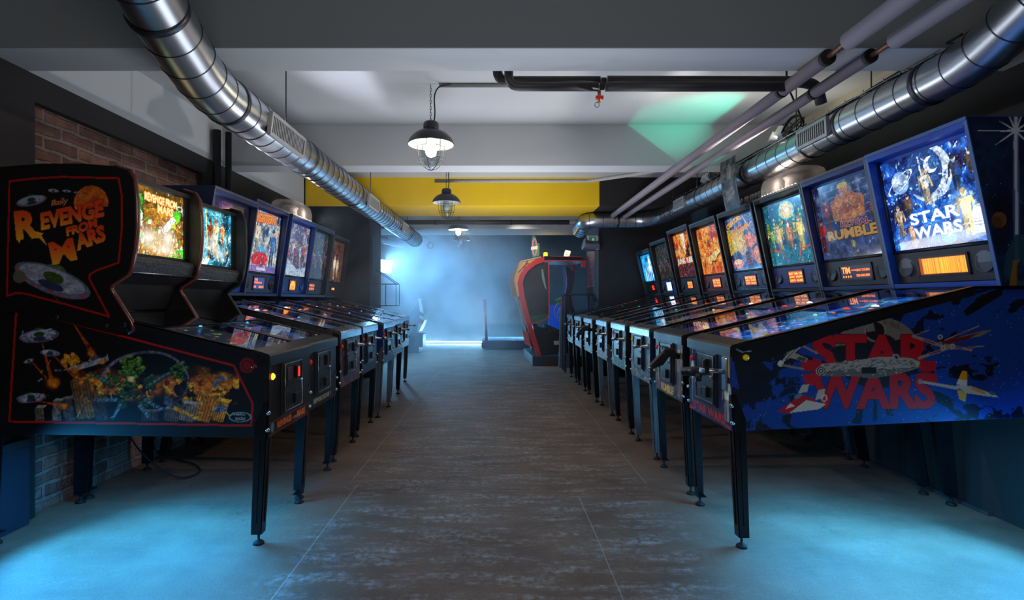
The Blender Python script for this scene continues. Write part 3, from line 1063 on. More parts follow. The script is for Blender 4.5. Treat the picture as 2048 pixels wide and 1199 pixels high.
        confetti(c, 120, [(255, 255, 250), (60, 170, 70), (240, 170, 60), (150, 90, 60), (250, 240, 220)], .004, .020, (0, w, 0, h * .55), 9)
        hot(c, w * .34, h * .26, w * .26, h * .22, 1.0)
        hot(c, w * .68, h * .28, w * .22, h * .26, 1.0)
        hot(c, w * .60, h * .10, w * .34, h * .14, .9, (255, 246, 226))
        confetti(c, 50, [(120, 110, 100), (60, 150, 90), (230, 160, 80)], .003, .012, (w * .2, w, 0, h * .4), 19)
    elif style == 'episode':
        nebula(c, [(6, 24, 40), (20, 110, 140), (60, 190, 210), (6, 30, 60)], .10, 5)
        c.stars(300, size=2)
        c.poly([(w * .5, h), (w * .72, h), (w * .95, h * .3), (w * .8, h * .2)], (140, 220, 240), .5)
        figure(c, w * .44, h * .18, h * .66, (120, 50, 24), head=(220, 90, 30))
        figure(c, w * .58, h * .16, h * .70, (240, 196, 130))
        figure(c, w * .76, h * .30, h * .50, (200, 120, 60))
        c.line((w * .33, h * .98), (w * .36, h * .30), .010, (210, 250, 150))
        c.line((w * .64, h * .8), (w * .60, h * .4), .008, (230, 250, 255))
        c.poly([(w * .2, 0), (w * .26, h * .10), (w * .42, h * .12), (w * .36, 0)], (250, 250, 255))
        c.text('STAR', w * .03, h * .84, h * .09, (250, 250, 236), w=w * .25, bold=.04)
        c.text('WARS', w * .03, h * .73, h * .09, (250, 250, 236), w=w * .25, bold=.04)
        c.text('EPISODE I', w * .03, h * .68, h * .028, (250, 240, 200), w=w * .25)
        confetti(c, 130, [(240, 250, 255), (230, 160, 50), (30, 130, 160), (10, 50, 70), (255, 230, 150)], .004, .018, (0, w, 0, h * .6), 6)
        hot(c, w * .18, h * .36, w * .26, h * .34, 1.0)
        hot(c, w * .50, h * .36, w * .2, h * .24, .9, (255, 250, 235))
        hot(c, w * .72, h * .22, w * .22, h * .18, .8)
    elif style == 'purple':
        nebula(c, [(20, 12, 50), (70, 50, 120), (150, 70, 130), (30, 30, 90)], .12, 3)
        for k in range(9):
            c.line((w * (.05 + .06 * k), h * .1), (w * (.08 + .06 * k), h * .95), .012, [(220, 70, 110), (110, 130, 220), (60, 50, 140)][k % 3], .5)
        c.poly([(w * .58, 0), (w, 0), (w, h), (w * .56, h)], (20, 16, 30), .85)
        figure(c, w * .74, h * .02, h * .92, (120, 40, 34), head=(214, 190, 190))
        hot(c, w * .12, h * .3, w * .06, h * .06, .9)
        hot(c, w * .2, h * .45, w * .05, h * .04, .9)
    elif style == 'fighter':
        nebula(c, [(30, 60, 110), (220, 210, 190), (90, 150, 200), (240, 230, 200)], .12, 6)
        figure(c, w * .28, h * .30, h * .55, (232, 214, 186))
        figure(c, w * .80, h * .04, h * .72, (50, 100, 170))
        c.poly([(w * .15, h * .22), (w * .3, h * .34), (w * .6, h * .34), (w * .7, h * .22), (w * .66, h * .12), (w * .2, h * .12)], (200, 40, 50))
        c.poly([(w * .3, h * .33), (w * .36, h * .42), (w * .54, h * .42), (w * .6, h * .33)], (90, 170, 230))
        c.text('FIGHTER II', w * .14, h * .80, h * .15, (250, 150, 30), w=w * .70, bold=.05, rot=.06, outline=(190, 30, 30), ow=.008)
        c.poly([(0, 0), (w, 0), (w, h * .11), (0, h * .11)], (120, 90, 170), .8)
        c.text('Gottlieb', w * .36, h * .03, h * .06, (240, 240, 250), w=w * .3)
        confetti(c, 90, [(240, 200, 120), (190, 50, 90), (60, 90, 170), (250, 250, 240)], .004, .018, (0, w, h * .1, h * .8), 7)
    elif style == 'winter':
        nebula(c, [(90, 110, 150), (170, 190, 220), (120, 80, 90), (60, 90, 140)], .10, 6)
        for k in range(9):
            figure(c, w * (.2 + .08 * k), h * (.2 + .03 * (k % 3)), h * .42, [(190, 90, 80), (90, 130, 190), (230, 210, 190), (130, 80, 140)][k % 4])
        c.poly([(0, 0), (w, 0), (w, h * .2), (w * .6, h * .14), (w * .3, h * .26), (0, h * .4)], (190, 214, 240), .9)
        confetti(c, 120, [(240, 244, 255), (180, 90, 90), (80, 120, 180), (210, 180, 150)], .003, .014, None, 3)
    else:  # mansion
        nebula(c, [(40, 20, 18), (110, 60, 46), (60, 40, 40), (140, 90, 70)], .08, 3)
        figure(c, w * .42, h * .06, h * .6, (250, 230, 200), head=(255, 240, 220))
        figure(c, w * .64, h * .10, h * .5, (200, 150, 120))
        for k in range(10):
            c.line((0, h * (.55 + .045 * k)), (w, h * (.58 + .045 * k)), .006, (40, 24, 24), .8)
        hot(c, w * .40, h * .45, w * .10, h * .16, 1.0, (255, 240, 200))
        hot(c, w * .62, h * .36, w * .12, h * .22, 1.0, (255, 240, 200))
    grit(c, .30, 420, len(style))
    todo, c.defer = c.defer, None
    for f in todo:
        f()
    return c


def art_display(kind, w, h):
    c = Canvas(w, h, 0.0022)
    if kind == 'bars':
        c.c[:] = np.array((120, 50, 6)) / 255
        rn = random.Random(4)
        x = w * .08
        while x < w * .97:
            q = rn.uniform(.002, .008)
            k = rn.uniform(.75, 1)
            c.poly([(x, h * .05), (x + q, h * .05), (x + q, h * .96), (x, h * .96)], (255 * k, 160 * k, 40 * k))
            x += q + rn.uniform(0, .0014)
        c.line((w * .34, 0), (w * .34, h), .003, (90, 36, 6))
    elif kind == 'white':
        c.c[:] = np.array((70, 130, 220)) / 255
        c.poly([(w * .12, h * .08), (w * .88, h * .08), (w * .88, h * .92), (w * .12, h * .92)], (245, 250, 255))
        c.text('REPLAY', w * .25, h * .68, h * .14, (60, 80, 150), w=w * .5)
        c.text('FREE PLAY', w * .2, h * .40, h * .14, (90, 110, 180), w=w * .6)
        for k in range(8):
            c.line((w * (.16 + .09 * k), h * .2), (w * (.20 + .09 * k), h * .2), .005, (90, 110, 180))
    elif kind in ('red', 'redwide'):
        c.c[:] = np.array((220, 26, 22)) / 255
        c.text('000054' if kind == 'redwide' else '2', w * .25, h * .42, h * .4, (255, 120, 90), w=w * (.5 if kind == 'redwide' else .14))
        c.text('CREDITS', w * .25, h * .12, h * .18, (255, 90, 70), w=w * .5)
    elif kind == 'house':
        c.c[:] = np.array((120, 40, 4)) / 255
        c.poly([(w * .1, h * .1), (w * .9, h * .1), (w * .9, h * .6), (w * .7, h * .95), (w * .3, h * .95), (w * .1, h * .6)], (255, 150, 40))
        for k in range(3):
            c.poly([(w * (.24 + .2 * k), h * .15), (w * (.32 + .2 * k), h * .15), (w * (.32 + .2 * k), h * .5), (w * (.24 + .2 * k), h * .5)], (140, 50, 8))
    elif kind == 'timer':
        c.c[:] = np.array((24, 22, 34)) / 255
        c.text('TIM', w * .06, h * .42, h * .48, (255, 140, 50), w=w * .28, bold=.03)
        c.text('<<>>ENG TOURN', w * .38, h * .56, h * .18, (255, 110, 40), w=w * .58)
        c.text('200.000.000', w * .52, h * .16, h * .18, (255, 120, 40), w=w * .42)
        for k in range(4):
            c.ell(w * (.09 + .08 * k), h * .2, w * .022, h * .08, (255, 130, 40))
    elif kind == 'score_tight':
        c.c[:] = np.array((60, 24, 12)) / 255
        c.text('TIME 25', w * .08, h * .58, h * .28, (255, 120, 30), w=w * .84)
        c.text('SCORE 50', w * .08, h * .14, h * .28, (255, 120, 30), w=w * .84)
    elif kind == 'two':
        c.c[:] = np.array((30, 20, 24)) / 255
        c.poly([(w * .05, h * .2), (w * .45, h * .2), (w * .45, h * .8), (w * .05, h * .8)], (255, 150, 60))
        c.poly([(w * .55, h * .2), (w * .95, h * .2), (w * .95, h * .8), (w * .55, h * .8)], (255, 150, 60))
    elif kind == 'spread':
        c.c[:] = np.array((44, 48, 90)) / 255
        c.text('GAME', w * .03, h * .70, h * .22, (255, 130, 50), w=w * .3)
        c.text('CREDITS 5', w * .03, h * .48, h * .16, (255, 130, 50), w=w * .7)
        c.text('0.00', w * .03, h * .08, h * .2, (255, 120, 40), w=w * .22)
        c.text('REPLAY', w * .5, h * .08, h * .2, (255, 120, 40), w=w * .45)
    else:
        c.c[:] = np.array((150, 56, 14)) / 255
        c.text('BEST TIME 1:00', w * .05, h * .68, h * .22, (255, 176, 70), w=w * .9)
        c.text('JOEY  50,000', w * .05, h * .38, h * .22, (255, 176, 70), w=w * .9)
        c.text('CATS  40,300', w * .05, h * .08, h * .22, (255, 176, 70), w=w * .9)
    return c


def art_playfield(w, l, cols, seed):
    c = Canvas(w, l, 0.006)
    nebula(c, cols, .12, seed)
    confetti(c, 90, cols + [(240, 240, 240), (220, 60, 40), (250, 200, 60)], .006, .028, None, seed)
    rn = random.Random(seed)
    for _ in range(26):
        c.ell(rn.uniform(.05, w - .05), rn.uniform(.2, l - .05), .010, .010, rn.choice([(255, 240, 160), (255, 90, 60), (120, 255, 160), (255, 255, 255)]))
    c.poly([(0, 0), (w, 0), (w, l * .12), (w * .62, l * .08), (w * .38, l * .08), (0, l * .12)], shade(cols[0], .6))
    c.poly([(w * .08, l * .02), (w * .32, l * .02), (w * .32, l * .085), (w * .08, l * .085)], (226, 222, 208))
    c.poly([(w * .68, l * .02), (w * .92, l * .02), (w * .92, l * .085), (w * .68, l * .085)], (226, 222, 208))
    return c


def leg(parent, sx, cx, y, zt, foot_dx, foot_dy, m, front=True, bolts=CHROME, low=0.055):
    """angle-iron leg wrapped round a cabinet corner; sx = side sign, y = corner depth"""
    f, t = 0.060, 0.004
    sy = 1 if front else -1      # flange runs back from a front corner, forward from a rear one
    x0, y0 = cx, y - sy * t

    def P(dx, dy, z):
        k = (zt - z) / (zt - low)
        return Vector((x0 - sx * dx + foot_dx * k, y0 + sy * dy + foot_dy * k, z))
    b = MB()
    zs = zt - 0.11
    for (a, bb_) in (((0, 0), (f, 0)), ((0, 0), (0, f))):
        quad = [P(a[0], a[1], low), P(bb_[0] * .8, bb_[1] * .8, low), P(bb_[0], bb_[1], zs), P(bb_[0] * .35, bb_[1] * .35, zt), P(a[0], a[1], zt)]
        th = (0, sy * t, 0) if a[1] == bb_[1] else (-sx * t, 0, 0)
        b.plate(quad, th)
        # pressed rib
        mid = [P(bb_[0] * .42, bb_[1] * .42, low + .05), P(bb_[0] * .52, bb_[1] * .52, low + .05), P(bb_[0] * .60, bb_[1] * .60, zs - .06), P(bb_[0] * .48, bb_[1] * .48, zs - .06)]
        o = (0, -sy * .004, 0) if a[1] == bb_[1] else (sx * .004, 0, 0)
        b.plate(mid, o)
    b.plate([P(0, 0, low), P(f * .8, 0, low), P(f * .8, f * .8, low), P(0, f * .8, low)], (0, 0, -t))
    lg = b.build('leg', m, parent)
    fp = P(f * .35, f * .35, low)
    MB().lathe([(0.006, -0.004), (0.006, 0.02 - low), (0.012, 0.018 - low), (0.024, 0.010 - low), (0.026, -low)][::-1], (fp.x, fp.y, low), seg=14).build('leveler', RUBBER, lg)
    for z in (zt - .05, zt - .13):
        q = P(.016, .016, z)
        MB().lathe([(0.0, -0.012), (0.008, -0.010), (0.011, -0.002), (0.011, 0.004)], (q.x + sx * .018, q.y - sy * .018, z), axis='y', seg=10).build('leg_bolt', bolts, lg)
    return lg


def coin_door(parent, x, z, w=.27, h=.27, kind='std', lit=REDLED):
    b = MB()
    b.box(x - w / 2, x + w / 2, -.010, .002, z, z + h, .006)
    b.box(x - w / 2 + .012, x + w / 2 - .012, -.016, -.008, z + .012, z + h - .012, .004)
    b.box(x - w / 2 + .03, x + w / 2 - .03, -.020, -.014, z + h * .50, z + h * .505 + .006)
    d = b.build('coin_door', DARK, parent)
    MB().tube([(x - w / 2 + .018, -.018, z + .018), (x + w / 2 - .018, -.018, z + .018), (x + w / 2 - .018, -.018, z + h - .018), (x - w / 2 + .018, -.018, z + h - .018)], .0022, 6, closed=True).build('door_trim', STEEL, d)
    n = 3 if kind == 'triple' else 1
    for k in range(n):
        cx = x + (.03 if n == 1 else -.07 + .05 * k)
        e = MB().box(cx - .017, cx + .017, -.032, -.014, z + h * .62, z + h * .86, .004).build('coin_entry', BLACK, d)
        MB().box(cx - .009, cx + .009, -.035, -.031, z + h * .65, z + h * .83, .001).build('coin_slot_light', lit, e)
    MB().box(x - .085, x - .02, -.021, -.014, z + h * .62, z + h * .86, .003).build('price_plate', mat('engraved_plate', (70, 74, 80), .4, .6), d)
    MB().box(x + .00, x + .055, -.030, -.014, z + h * .14, z + h * .34, .004).build('coin_return', BLACK, d)
    MB().box(x - .075, x - .035, -.019, -.014, z + h * .14, z + h * .28, .002).build('coin_return', BLACK, d)
    MB().lathe([(0.0, -.014), (.010, -.012), (.012, 0.0)], (x + w / 2 - .035, -.014, z + h * .54), axis='y', seg=14).build('lock', CHROME, d)
    return d


def plunger(parent, x, z, kind='rod'):
    if kind == 'rod':
        p = MB().lathe([(.022, 0), (.022, -.008), (.012, -.012), (.010, -.040), (.006, -.042), (.006, -.075), (.012, -.078), (.017, -.095), (.012, -.108), (.0, -.110)], (x, 0, z), axis='y', seg=16)
        p.build('plunger', CHROME, parent)
    elif kind == 'grip':
        g = MB()
        g.box(x - .028, x + .028, -.012, 0, z - .09, z + .07, .006)
        g.tube([(x, -.005, z), (x, -.06, z + .004), (x - .02, -.12, z + .002)], [.012, .012, .016], 12)
        o = g.build('plunger', STEEL, parent)
        k = MB()
        k.tube([(x - .005, -.075, z + .004), (x - .045, -.135, z - .004), (x - .10, -.165, z - .012)], [.018, .024, .022], 14)
        k.tube([(x - .03, -.12, z - .005), (x - .028, -.12, z - .05)], [.018, .012], 12)
        k.build('grip_handle', BLACK, o)
    else:  # gun
        g = MB()
        g.tube([(x, -.0, z), (x, -.07, z + .02)], .018, 12)
        g.box(x - .022, x + .022, -.10, -.03, z + .0, z + .045, .008)
        o = g.build('plunger', DARK, parent)
        k = MB()
        k.prism([(-.085, z + .05), (-.03, z + .05), (-.10, z - .05), (-.165, z - .075), (-.175, z - .045)], x - .018, x + .018, 'x', .006)
        k.build('grip_handle', BLACK, o)


def playfield_parts(parent, w, y0, z0, y1, z1, cols, seed, es=0.5):
    """the inside of a cabinet: sloping playfield with print, posts, domes and a wire ramp"""
    sl = (z1 - z0) / (y1 - y0)
    ln = math.hypot(y1 - y0, z1 - z0)
    T = ((y1 - y0) / ln, (z1 - z0) / ln)
    c = art_playfield(w - .05, ln, cols, seed)
    pf = c.mesh('playfield', (-(w - .05) / 2, y0, z0), (1, 0, 0), (0, T[0], T[1]), mat_art('lit_playfield_%d' % int(es * 100), es, .3, coat=.3), parent)

    def Z(y):
        return z0 + sl * (y - y0)
    rn = random.Random(seed)
    for k, (fx, fy, mm) in enumerate([(-.10, .72, REDLED), (.02, .78, WHITELED), (.11, .69, AMBER), (-.16, .52, GREENLED), (.16, .48, BLUELED), (-.04, .60, REDLED)]):
        fx += rn.uniform(-.02, .02)
        y = y0 + (y1 - y0) * (fy + rn.uniform(-.04, .04))
        r = .017 if k < 3 else .009
        d = MB().lathe([(r * 1.5, 0), (r * 1.5, .009), (r * .9, .011)], (fx, y, Z(y)), seg=14).build('pop_bumper' if k < 3 else 'flasher', mat('cream_plastic', (210, 205, 190), .3), pf)
        MB().lathe([(r, .011), (r * .95, .015), (r * .6, .019), (0, .021)], (fx, y, Z(y)), seg=14, cap=False).build('dome_light', mm, d)
    a, b_ = -w / 2 + .08, w / 2 - .09
    r = MB()
    pts = []
    for k in range(19):
        t = k / 18
        y = y0 + (y1 - y0) * (.30 + .55 * t)
        pts.append((a + (b_ - a) * (.5 - .5 * math.cos(t * 3.3)), y, Z(y) + .010 + .008 * math.sin(t * 3.1)))
    r.tube(pts, .003, 6)
    r.tube([(p[0] + .022, p[1] - .006, p[2]) for p in pts], .003, 6)
    r.build('wire_ramp', CHROME, pf)
    for s in (-1, 1):
        y = y0 + .19
        MB().prism([(s * .105, y + .035), (s * .118, y + .02), (s * .045, y - .006), (s * .042, y + .004)], Z(y) + .003, Z(y) + .013, 'z').build('flipper', mat('flipper_plastic', (220, 210, 60), .35), pf)
    return pf


def pinball(label, cy, front_x, side, cfg):
    """side 'L': front faces +X; side 'R': front faces -X. local x lateral, y depth from the front, z up"""
    L, w, bw = cfg.get('L', 1.40), cfg.get('w', .555), cfg.get('bw', .70)
    z0, z1 = cfg.get('z0', .542), cfg.get('z1', .93)
    st, sb, us = cfg.get('st', .247), cfg.get('sb', .048), cfg.get('us', 1.10)
    ub, ut, zb, zt = cfg.get('ub', 1.19), cfg.get('ut', 1.03), cfg.get('zb', 1.215), cfg.get('zt', 1.98)
    zs = z1 + st * us
    root = thing('pinball_machine', label, 'pinball machine', (front_x, cy, 0), math.radians(90 if side == 'L' else -90), cfg.get('group'))
    near = -1 if side == 'L' else 1
    hw = w / 2
    cab = cfg['cab']
    out = [(0, z0), (0, z1), (us, zs), (L, zs), (L, z0 + sb * L)]
    b = MB()
    for s in (-1, 1):
        b.prism(out, s * hw, s * (hw - .02), 'x')
    b.box(-hw + .02, hw - .02, 0, .02, z0, z1)
    b.box(-hw + .02, hw - .02, L - .02, L, z0 + sb * L, zs)
    b.prism([(0.02, z0 + .01), (L - .02, z0 + sb * L + .01), (L - .02, z0 + sb * L + .025), (.02, z0 + .025)], -hw + .02, hw - .02, 'x')
    b.box(-hw + .02, hw - .02, us + .005, L - .02, zs - .02, zs)
    body = b.build('cabinet', cab, root)
    rail = cfg.get('rail', BLACK)
    rd = cfg.get('rail_drop', .035)
    for s in (-1, 1):
        r = MB()
        r.prism([(.05, z1 + .012 * 0 + st * .05 - rd), (.05, z1 + st * .05 + .012), (us + .02, zs + .012), (us + .02, zs - rd)], s * (hw + .001), s * (hw + .005), 'x')
        r.prism([(.05, z1 + st * .05 + .006), (.05, z1 + st * .05 + .012), (us + .02, zs + .012), (us + .02, zs + .006)], s * (hw + .005), s * (hw - .030), 'x')
        r.build('side_rail', rail, root)
    lb = MB()
    lb.prism([(-.012, z1 - .045), (-.012, z1 + .002), (-.004, z1 + .012), (.075, z1 + .075 * st + .016), (.075, z1 + .075 * st), (0, z1 - .012), (0, z1 - .045)], -hw - .008, hw + .008, 'x')
    lb.build('lockdown_bar', cfg.get('bar', rail), root)
    MB().plate([(-hw + .022, .075, z1 + .075 * st + .004), (hw - .022, .075, z1 + .075 * st + .004), (hw - .022, us, zs + .004), (-hw + .022, us, zs + .004)], (0, 0, .004)).build('glass', PANE, root)
    playfield_parts(root, w, .07, z1 + .07 * st - .022, us, zs - .036, cfg.get('pf', [(20, 40, 90), (60, 110, 170), (150, 90, 60), (30, 30, 60)]), cfg.get('seed', 1), cfg.get('pf_es', .8))
    # front and near side prints
    fc = Canvas(w - .01, z1 - z0 - .03, .004, seed=3)
    cfg['front'](fc)
    fc.mesh('front_print', (-hw + .005, -.0015, z0 + .005), (1, 0, 0), (0, 0, 1), PRINT, root)
    if cfg.get('side_art'):
        sc = Canvas(L, .70, .0032)
        cfg['side_art'](sc, z0, z1, st, us, zs, sb)
        zb0 = z0
        if near > 0:
            clip = [(0.0, .0), (L, sb * L), (L, zs - zb0), (us, zs - zb0), (0, z1 - zb0)]
            sc.mesh('side_print', (hw + .0012, 0, zb0), (0, 1, 0), (0, 0, 1), PRINT, root, clip)
        else:
            clip = [(L, .0), (0, sb * L), (0, zs - zb0), (L - us, zs - zb0), (L, z1 - zb0)]
            sc.mesh('side_print', (-hw - .0012, L, zb0), (0, -1, 0), (0, 0, 1), PRINT, root, clip)
    coin_door(root, cfg.get('door_x', -.02), z0 + .075, .27, .27, cfg.get('door', 'std'), cfg.get('door_lit', mat('dim_red_window', (70, 14, 14), .3)))
    if cfg.get('plunger', 'rod'):
        plunger(root, hw - .065, z1 - .12, cfg.get('plunger', 'rod'))
    for s in (-1, 1):
        yb = .062
        MB().lathe([(.014, 0), (.014, s * .008), (.010, s * .010), (.009, s * .018), (0, s * .018)], (s * (hw + .003), yb, z1 - .045), axis='x', seg=18).build('flipper_button', cfg.get('btn', REDBTN), root)
    MB().lathe([(.016, 0), (.016, -.006), (.010, -.008), (.010, -.012), (0, -.012)], (-hw + .045, 0, z1 - .10), axis='y', seg=16).build('start_button', cfg.get('start', REDBTN), root)
    # legs
    lm = cfg.get('leg', LEGBLK)
    for s in (-1, 1):
        leg(root, s, s * (hw + .005), 0, z0 + .17, 0, .035, lm, True)
        leg(root, s, s * (hw + .005), L - cfg.get('rear_off', .07), z0 + sb * L + .15, 0, cfg.get('rear_kick', .12), lm, False)
    if cfg.get('head') == 'video':
        video_head(root, cfg, hw, L, near)
        return root
    # backbox
    B = bw / 2
    bbm = cfg.get('bbm', CABBLK)
    so = [(ub, zb), (ut, zt), (L, zt), (L, zb)]
    b = MB()
    for s in (-1, 1):
        b.prism(so, s * B, s * (B - .018), 'x')
    b.prism([(ut, zt - .018), (ut, zt), (L, zt), (L, zt - .018)], -B + .018, B - .018, 'x')
    b.prism([(ub, zb), (ub - .004, zb + .025), (L, zb + .025), (L, zb)], -B + .018, B - .018, 'x')
    b.box(-B + .018, B - .018, L - .018, L, zb, zt)
    p0, p1 = (ub + .030, zb + .03), (ut + .062, zt - .05)
    b.prism([(p0[0] + .006, p0[1]), (p1[0] + .006, p1[1] + .03), (p1[0] + .02, p1[1] + .03), (p0[0] + .02, p0[1])], -B + .018, B - .018, 'x')
    # hood under the top board
    b.prism([(ut + .004, zt - .045), (ut + .002, zt - .018), (ut + .07, zt - .018), (ut + .07, zt - .045)], -B + .018, B - .018, 'x')
    bx = b.build('backbox', bbm, root)
    if cfg.get('box_art'):
        bc = Canvas(L - ut, zt - zb, .0035)
        cfg['box_art'](bc, ut, zb)
        bc.mesh('box_side_print', (near * (B + .0012), ut, zb), (0, 1, 0), (0, 0, 1), PRINT, bx, [(ub - ut, 0), (0, zt - zb), (L - ut, zt - zb), (L - ut, 0)])
    e = MB()
    for s in (-1, 1):
        e.plate([(s * B, ub - .003, zb), (s * (B - .018), ub - .003, zb), (s * (B - .018), ut - .003, zt), (s * B, ut - .003, zt)], (0, .003, 0))
    e.plate([(-B, ut - .003, zt), (B, ut - .003, zt), (B, ut - .003, zt - .018), (-B, ut - .003, zt - .018)], (0, .003, 0))
    e.build('edge_trim', cfg.get('edge', mat('worn_grey_edge', (84, 88, 94), .45, .3, var=.3)), bx)
    ln = math.hypot(p1[0] - p0[0], p1[1] - p0[1])
    T = ((p1[0] - p0[0]) / ln, (p1[1] - p0[1]) / ln)
    iw = bw - .04
    sp = cfg.get('panel_h', .17)

    def at(t):
        return (-iw / 2, p0[0] + T[0] * t, p0[1] + T[1] * t)
    bg = art_backglass(cfg['art'], iw - .03, ln - sp - .03)
    o = at(sp + .015)
    bgl = bg.mesh('backglass', (o[0] + .015, o[1] - .001, o[2]), (1, 0, 0), (0, T[0], T[1]), mat_art('emissive_glass_%d' % int(cfg['es'] * 100), cfg['es'], .12, base=.0 if cfg['es'] > .3 else 1.0, coat=.6), root)
    q0, q1 = at(sp), at(ln)
    fr = MB()
    for s in (-1, 1):
        xx = s * (iw / 2 - .007)
        fr.tube([(xx, q0[1] - .003, q0[2] + .005), (xx, q1[1] - .003, q1[2])], .006, 6)
    fr.tube([(-iw / 2, q0[1] - .003, q0[2] + .006), (iw / 2, q0[1] - .003, q0[2] + .006)], .010, 8)
    fr.build('glass_trim', DARK, bgl)
    pc = Canvas(iw, sp, .004)
    pc.c[:] = np.array(cfg.get('panel', (30, 30, 33))) / 255
    if cfg.get('panel_art'):
        cfg['panel_art'](pc)
    o = at(0)
    panel = pc.mesh('speaker_panel', (o[0], o[1] - .002, o[2]), (1, 0, 0), (0, T[0], T[1]), PRINT, root)
    dw, dh = cfg.get('disp', (.27, .085))
    dc = art_display(cfg['display'], dw, dh)
    dx = cfg.get('disp_x', 0)
    o = at(sp * .5 - dh / 2)
    fb = MB()
    z_lo, z_hi = at(sp * .5 - dh / 2 - .012), at(sp * .5 + dh / 2 + .012)
    for (xa, xb_, lo, hi) in ((-dw / 2 - .014, dw / 2 + .014, -.012, 0), (-dw / 2 - .014, dw / 2 + .014, dh, dh + .012), (-dw / 2 - .014, -dw / 2, -.012, dh + .012), (dw / 2, dw / 2 + .014, -.012, dh + .012)):
        a0, a1 = at(sp * .5 - dh / 2 + lo), at(sp * .5 - dh / 2 + hi)
        fb.plate([(dx + xa, a0[1] - .002, a0[2]), (dx + xb_, a0[1] - .002, a0[2]), (dx + xb_, a1[1] - .002, a1[2]), (dx + xa, a1[1] - .002, a1[2])], (0, -.007, 0))
    dsp = fb.build('display_frame', DARK, panel)
    dc.mesh('display', (dx - dw / 2, o[1] - .005, o[2]), (1, 0, 0), (0, T[0], T[1]), mat_art('lit_display', 2.0, .3, base=0), dsp)
    if cfg.get('speakers', True):
        for s in (-1, 1):
            cx = s * (iw / 2 - .075)
            m0 = at(sp * .5)
            mb = MB()
            mb.lathe([(.052, .0), (.052, -.006), (.044, -.006), (.040, .004), (0, .004)], (cx, m0[1] - .002, m0[2]), axis='y', seg=24)
            mb.build('speaker_grille', cfg.get('spk', BLACK), panel)
    if cfg.get('topper'):
        t = MB()
        tx, ty0, ty1, th = B * .82, ut + .02, ut + .26, cfg['topper']
        secs = [(1.0, 0), (1.0, th * .55), (.93, th * .85), (.80, th)]
        rings = []
        for k, zz in secs:
            n = 5
            pts = []
            rx, ry = tx * k, (ty1 - ty0) / 2 * k
            cyy = (ty0 + ty1) / 2
            cr = .05
            for (cx_, cy_, a0) in ((rx - cr, ry - cr, 0), (-rx + cr, ry - cr, 90), (-rx + cr, -ry + cr, 180), (rx - cr, -ry + cr, 270)):
                for i in range(n):
                    a = math.radians(a0 + 90 * i / (n - 1))
                    pts.append((cx_ + cr * math.cos(a), cyy + cy_ + cr * math.sin(a), zt + .003 + zz))
            rings.append([t.bm.verts.new(p) for p in pts])
        for ra, rb in zip(rings[:-1], rings[1:]):
            for k in range(len(ra)):
                f = t._f([ra[k], ra[(k + 1) % len(ra)], rb[(k + 1) % len(rb)], rb[k]])
                f.smooth = True
        t._f(rings[-1])
        tp = t.build('topper', FROST, root)
        MB().lathe([(.07, 0), (.075, .02), (.05, .03), (.05, .09), (.065, .11), (.03, .13), (0, .132)], (0, (ty0 + ty1) / 2, zt + .004), seg=18, cap=False).build('topper_figure', mat('pale_topper_plastic', (200, 186, 176), .3), tp)
        light('topper_glow', 'POINT', (front_x + (-1 if side == 'L' else 1) * (ty0 - .03), cy, zt + .05), 1.3, (1.0, .82, .68), size=.05)
        for k in range(12 if cfg.get('topper_bulbs') else 0):
            MB().lathe([(.007, 0), (.007, .010), (0, .014)], (-tx + .04 + (2 * tx - .08) * k / 11, ty0 + .012, zt + .004), seg=8, cap=False).build('topper_bulb', WHITELED, tp)
    return root


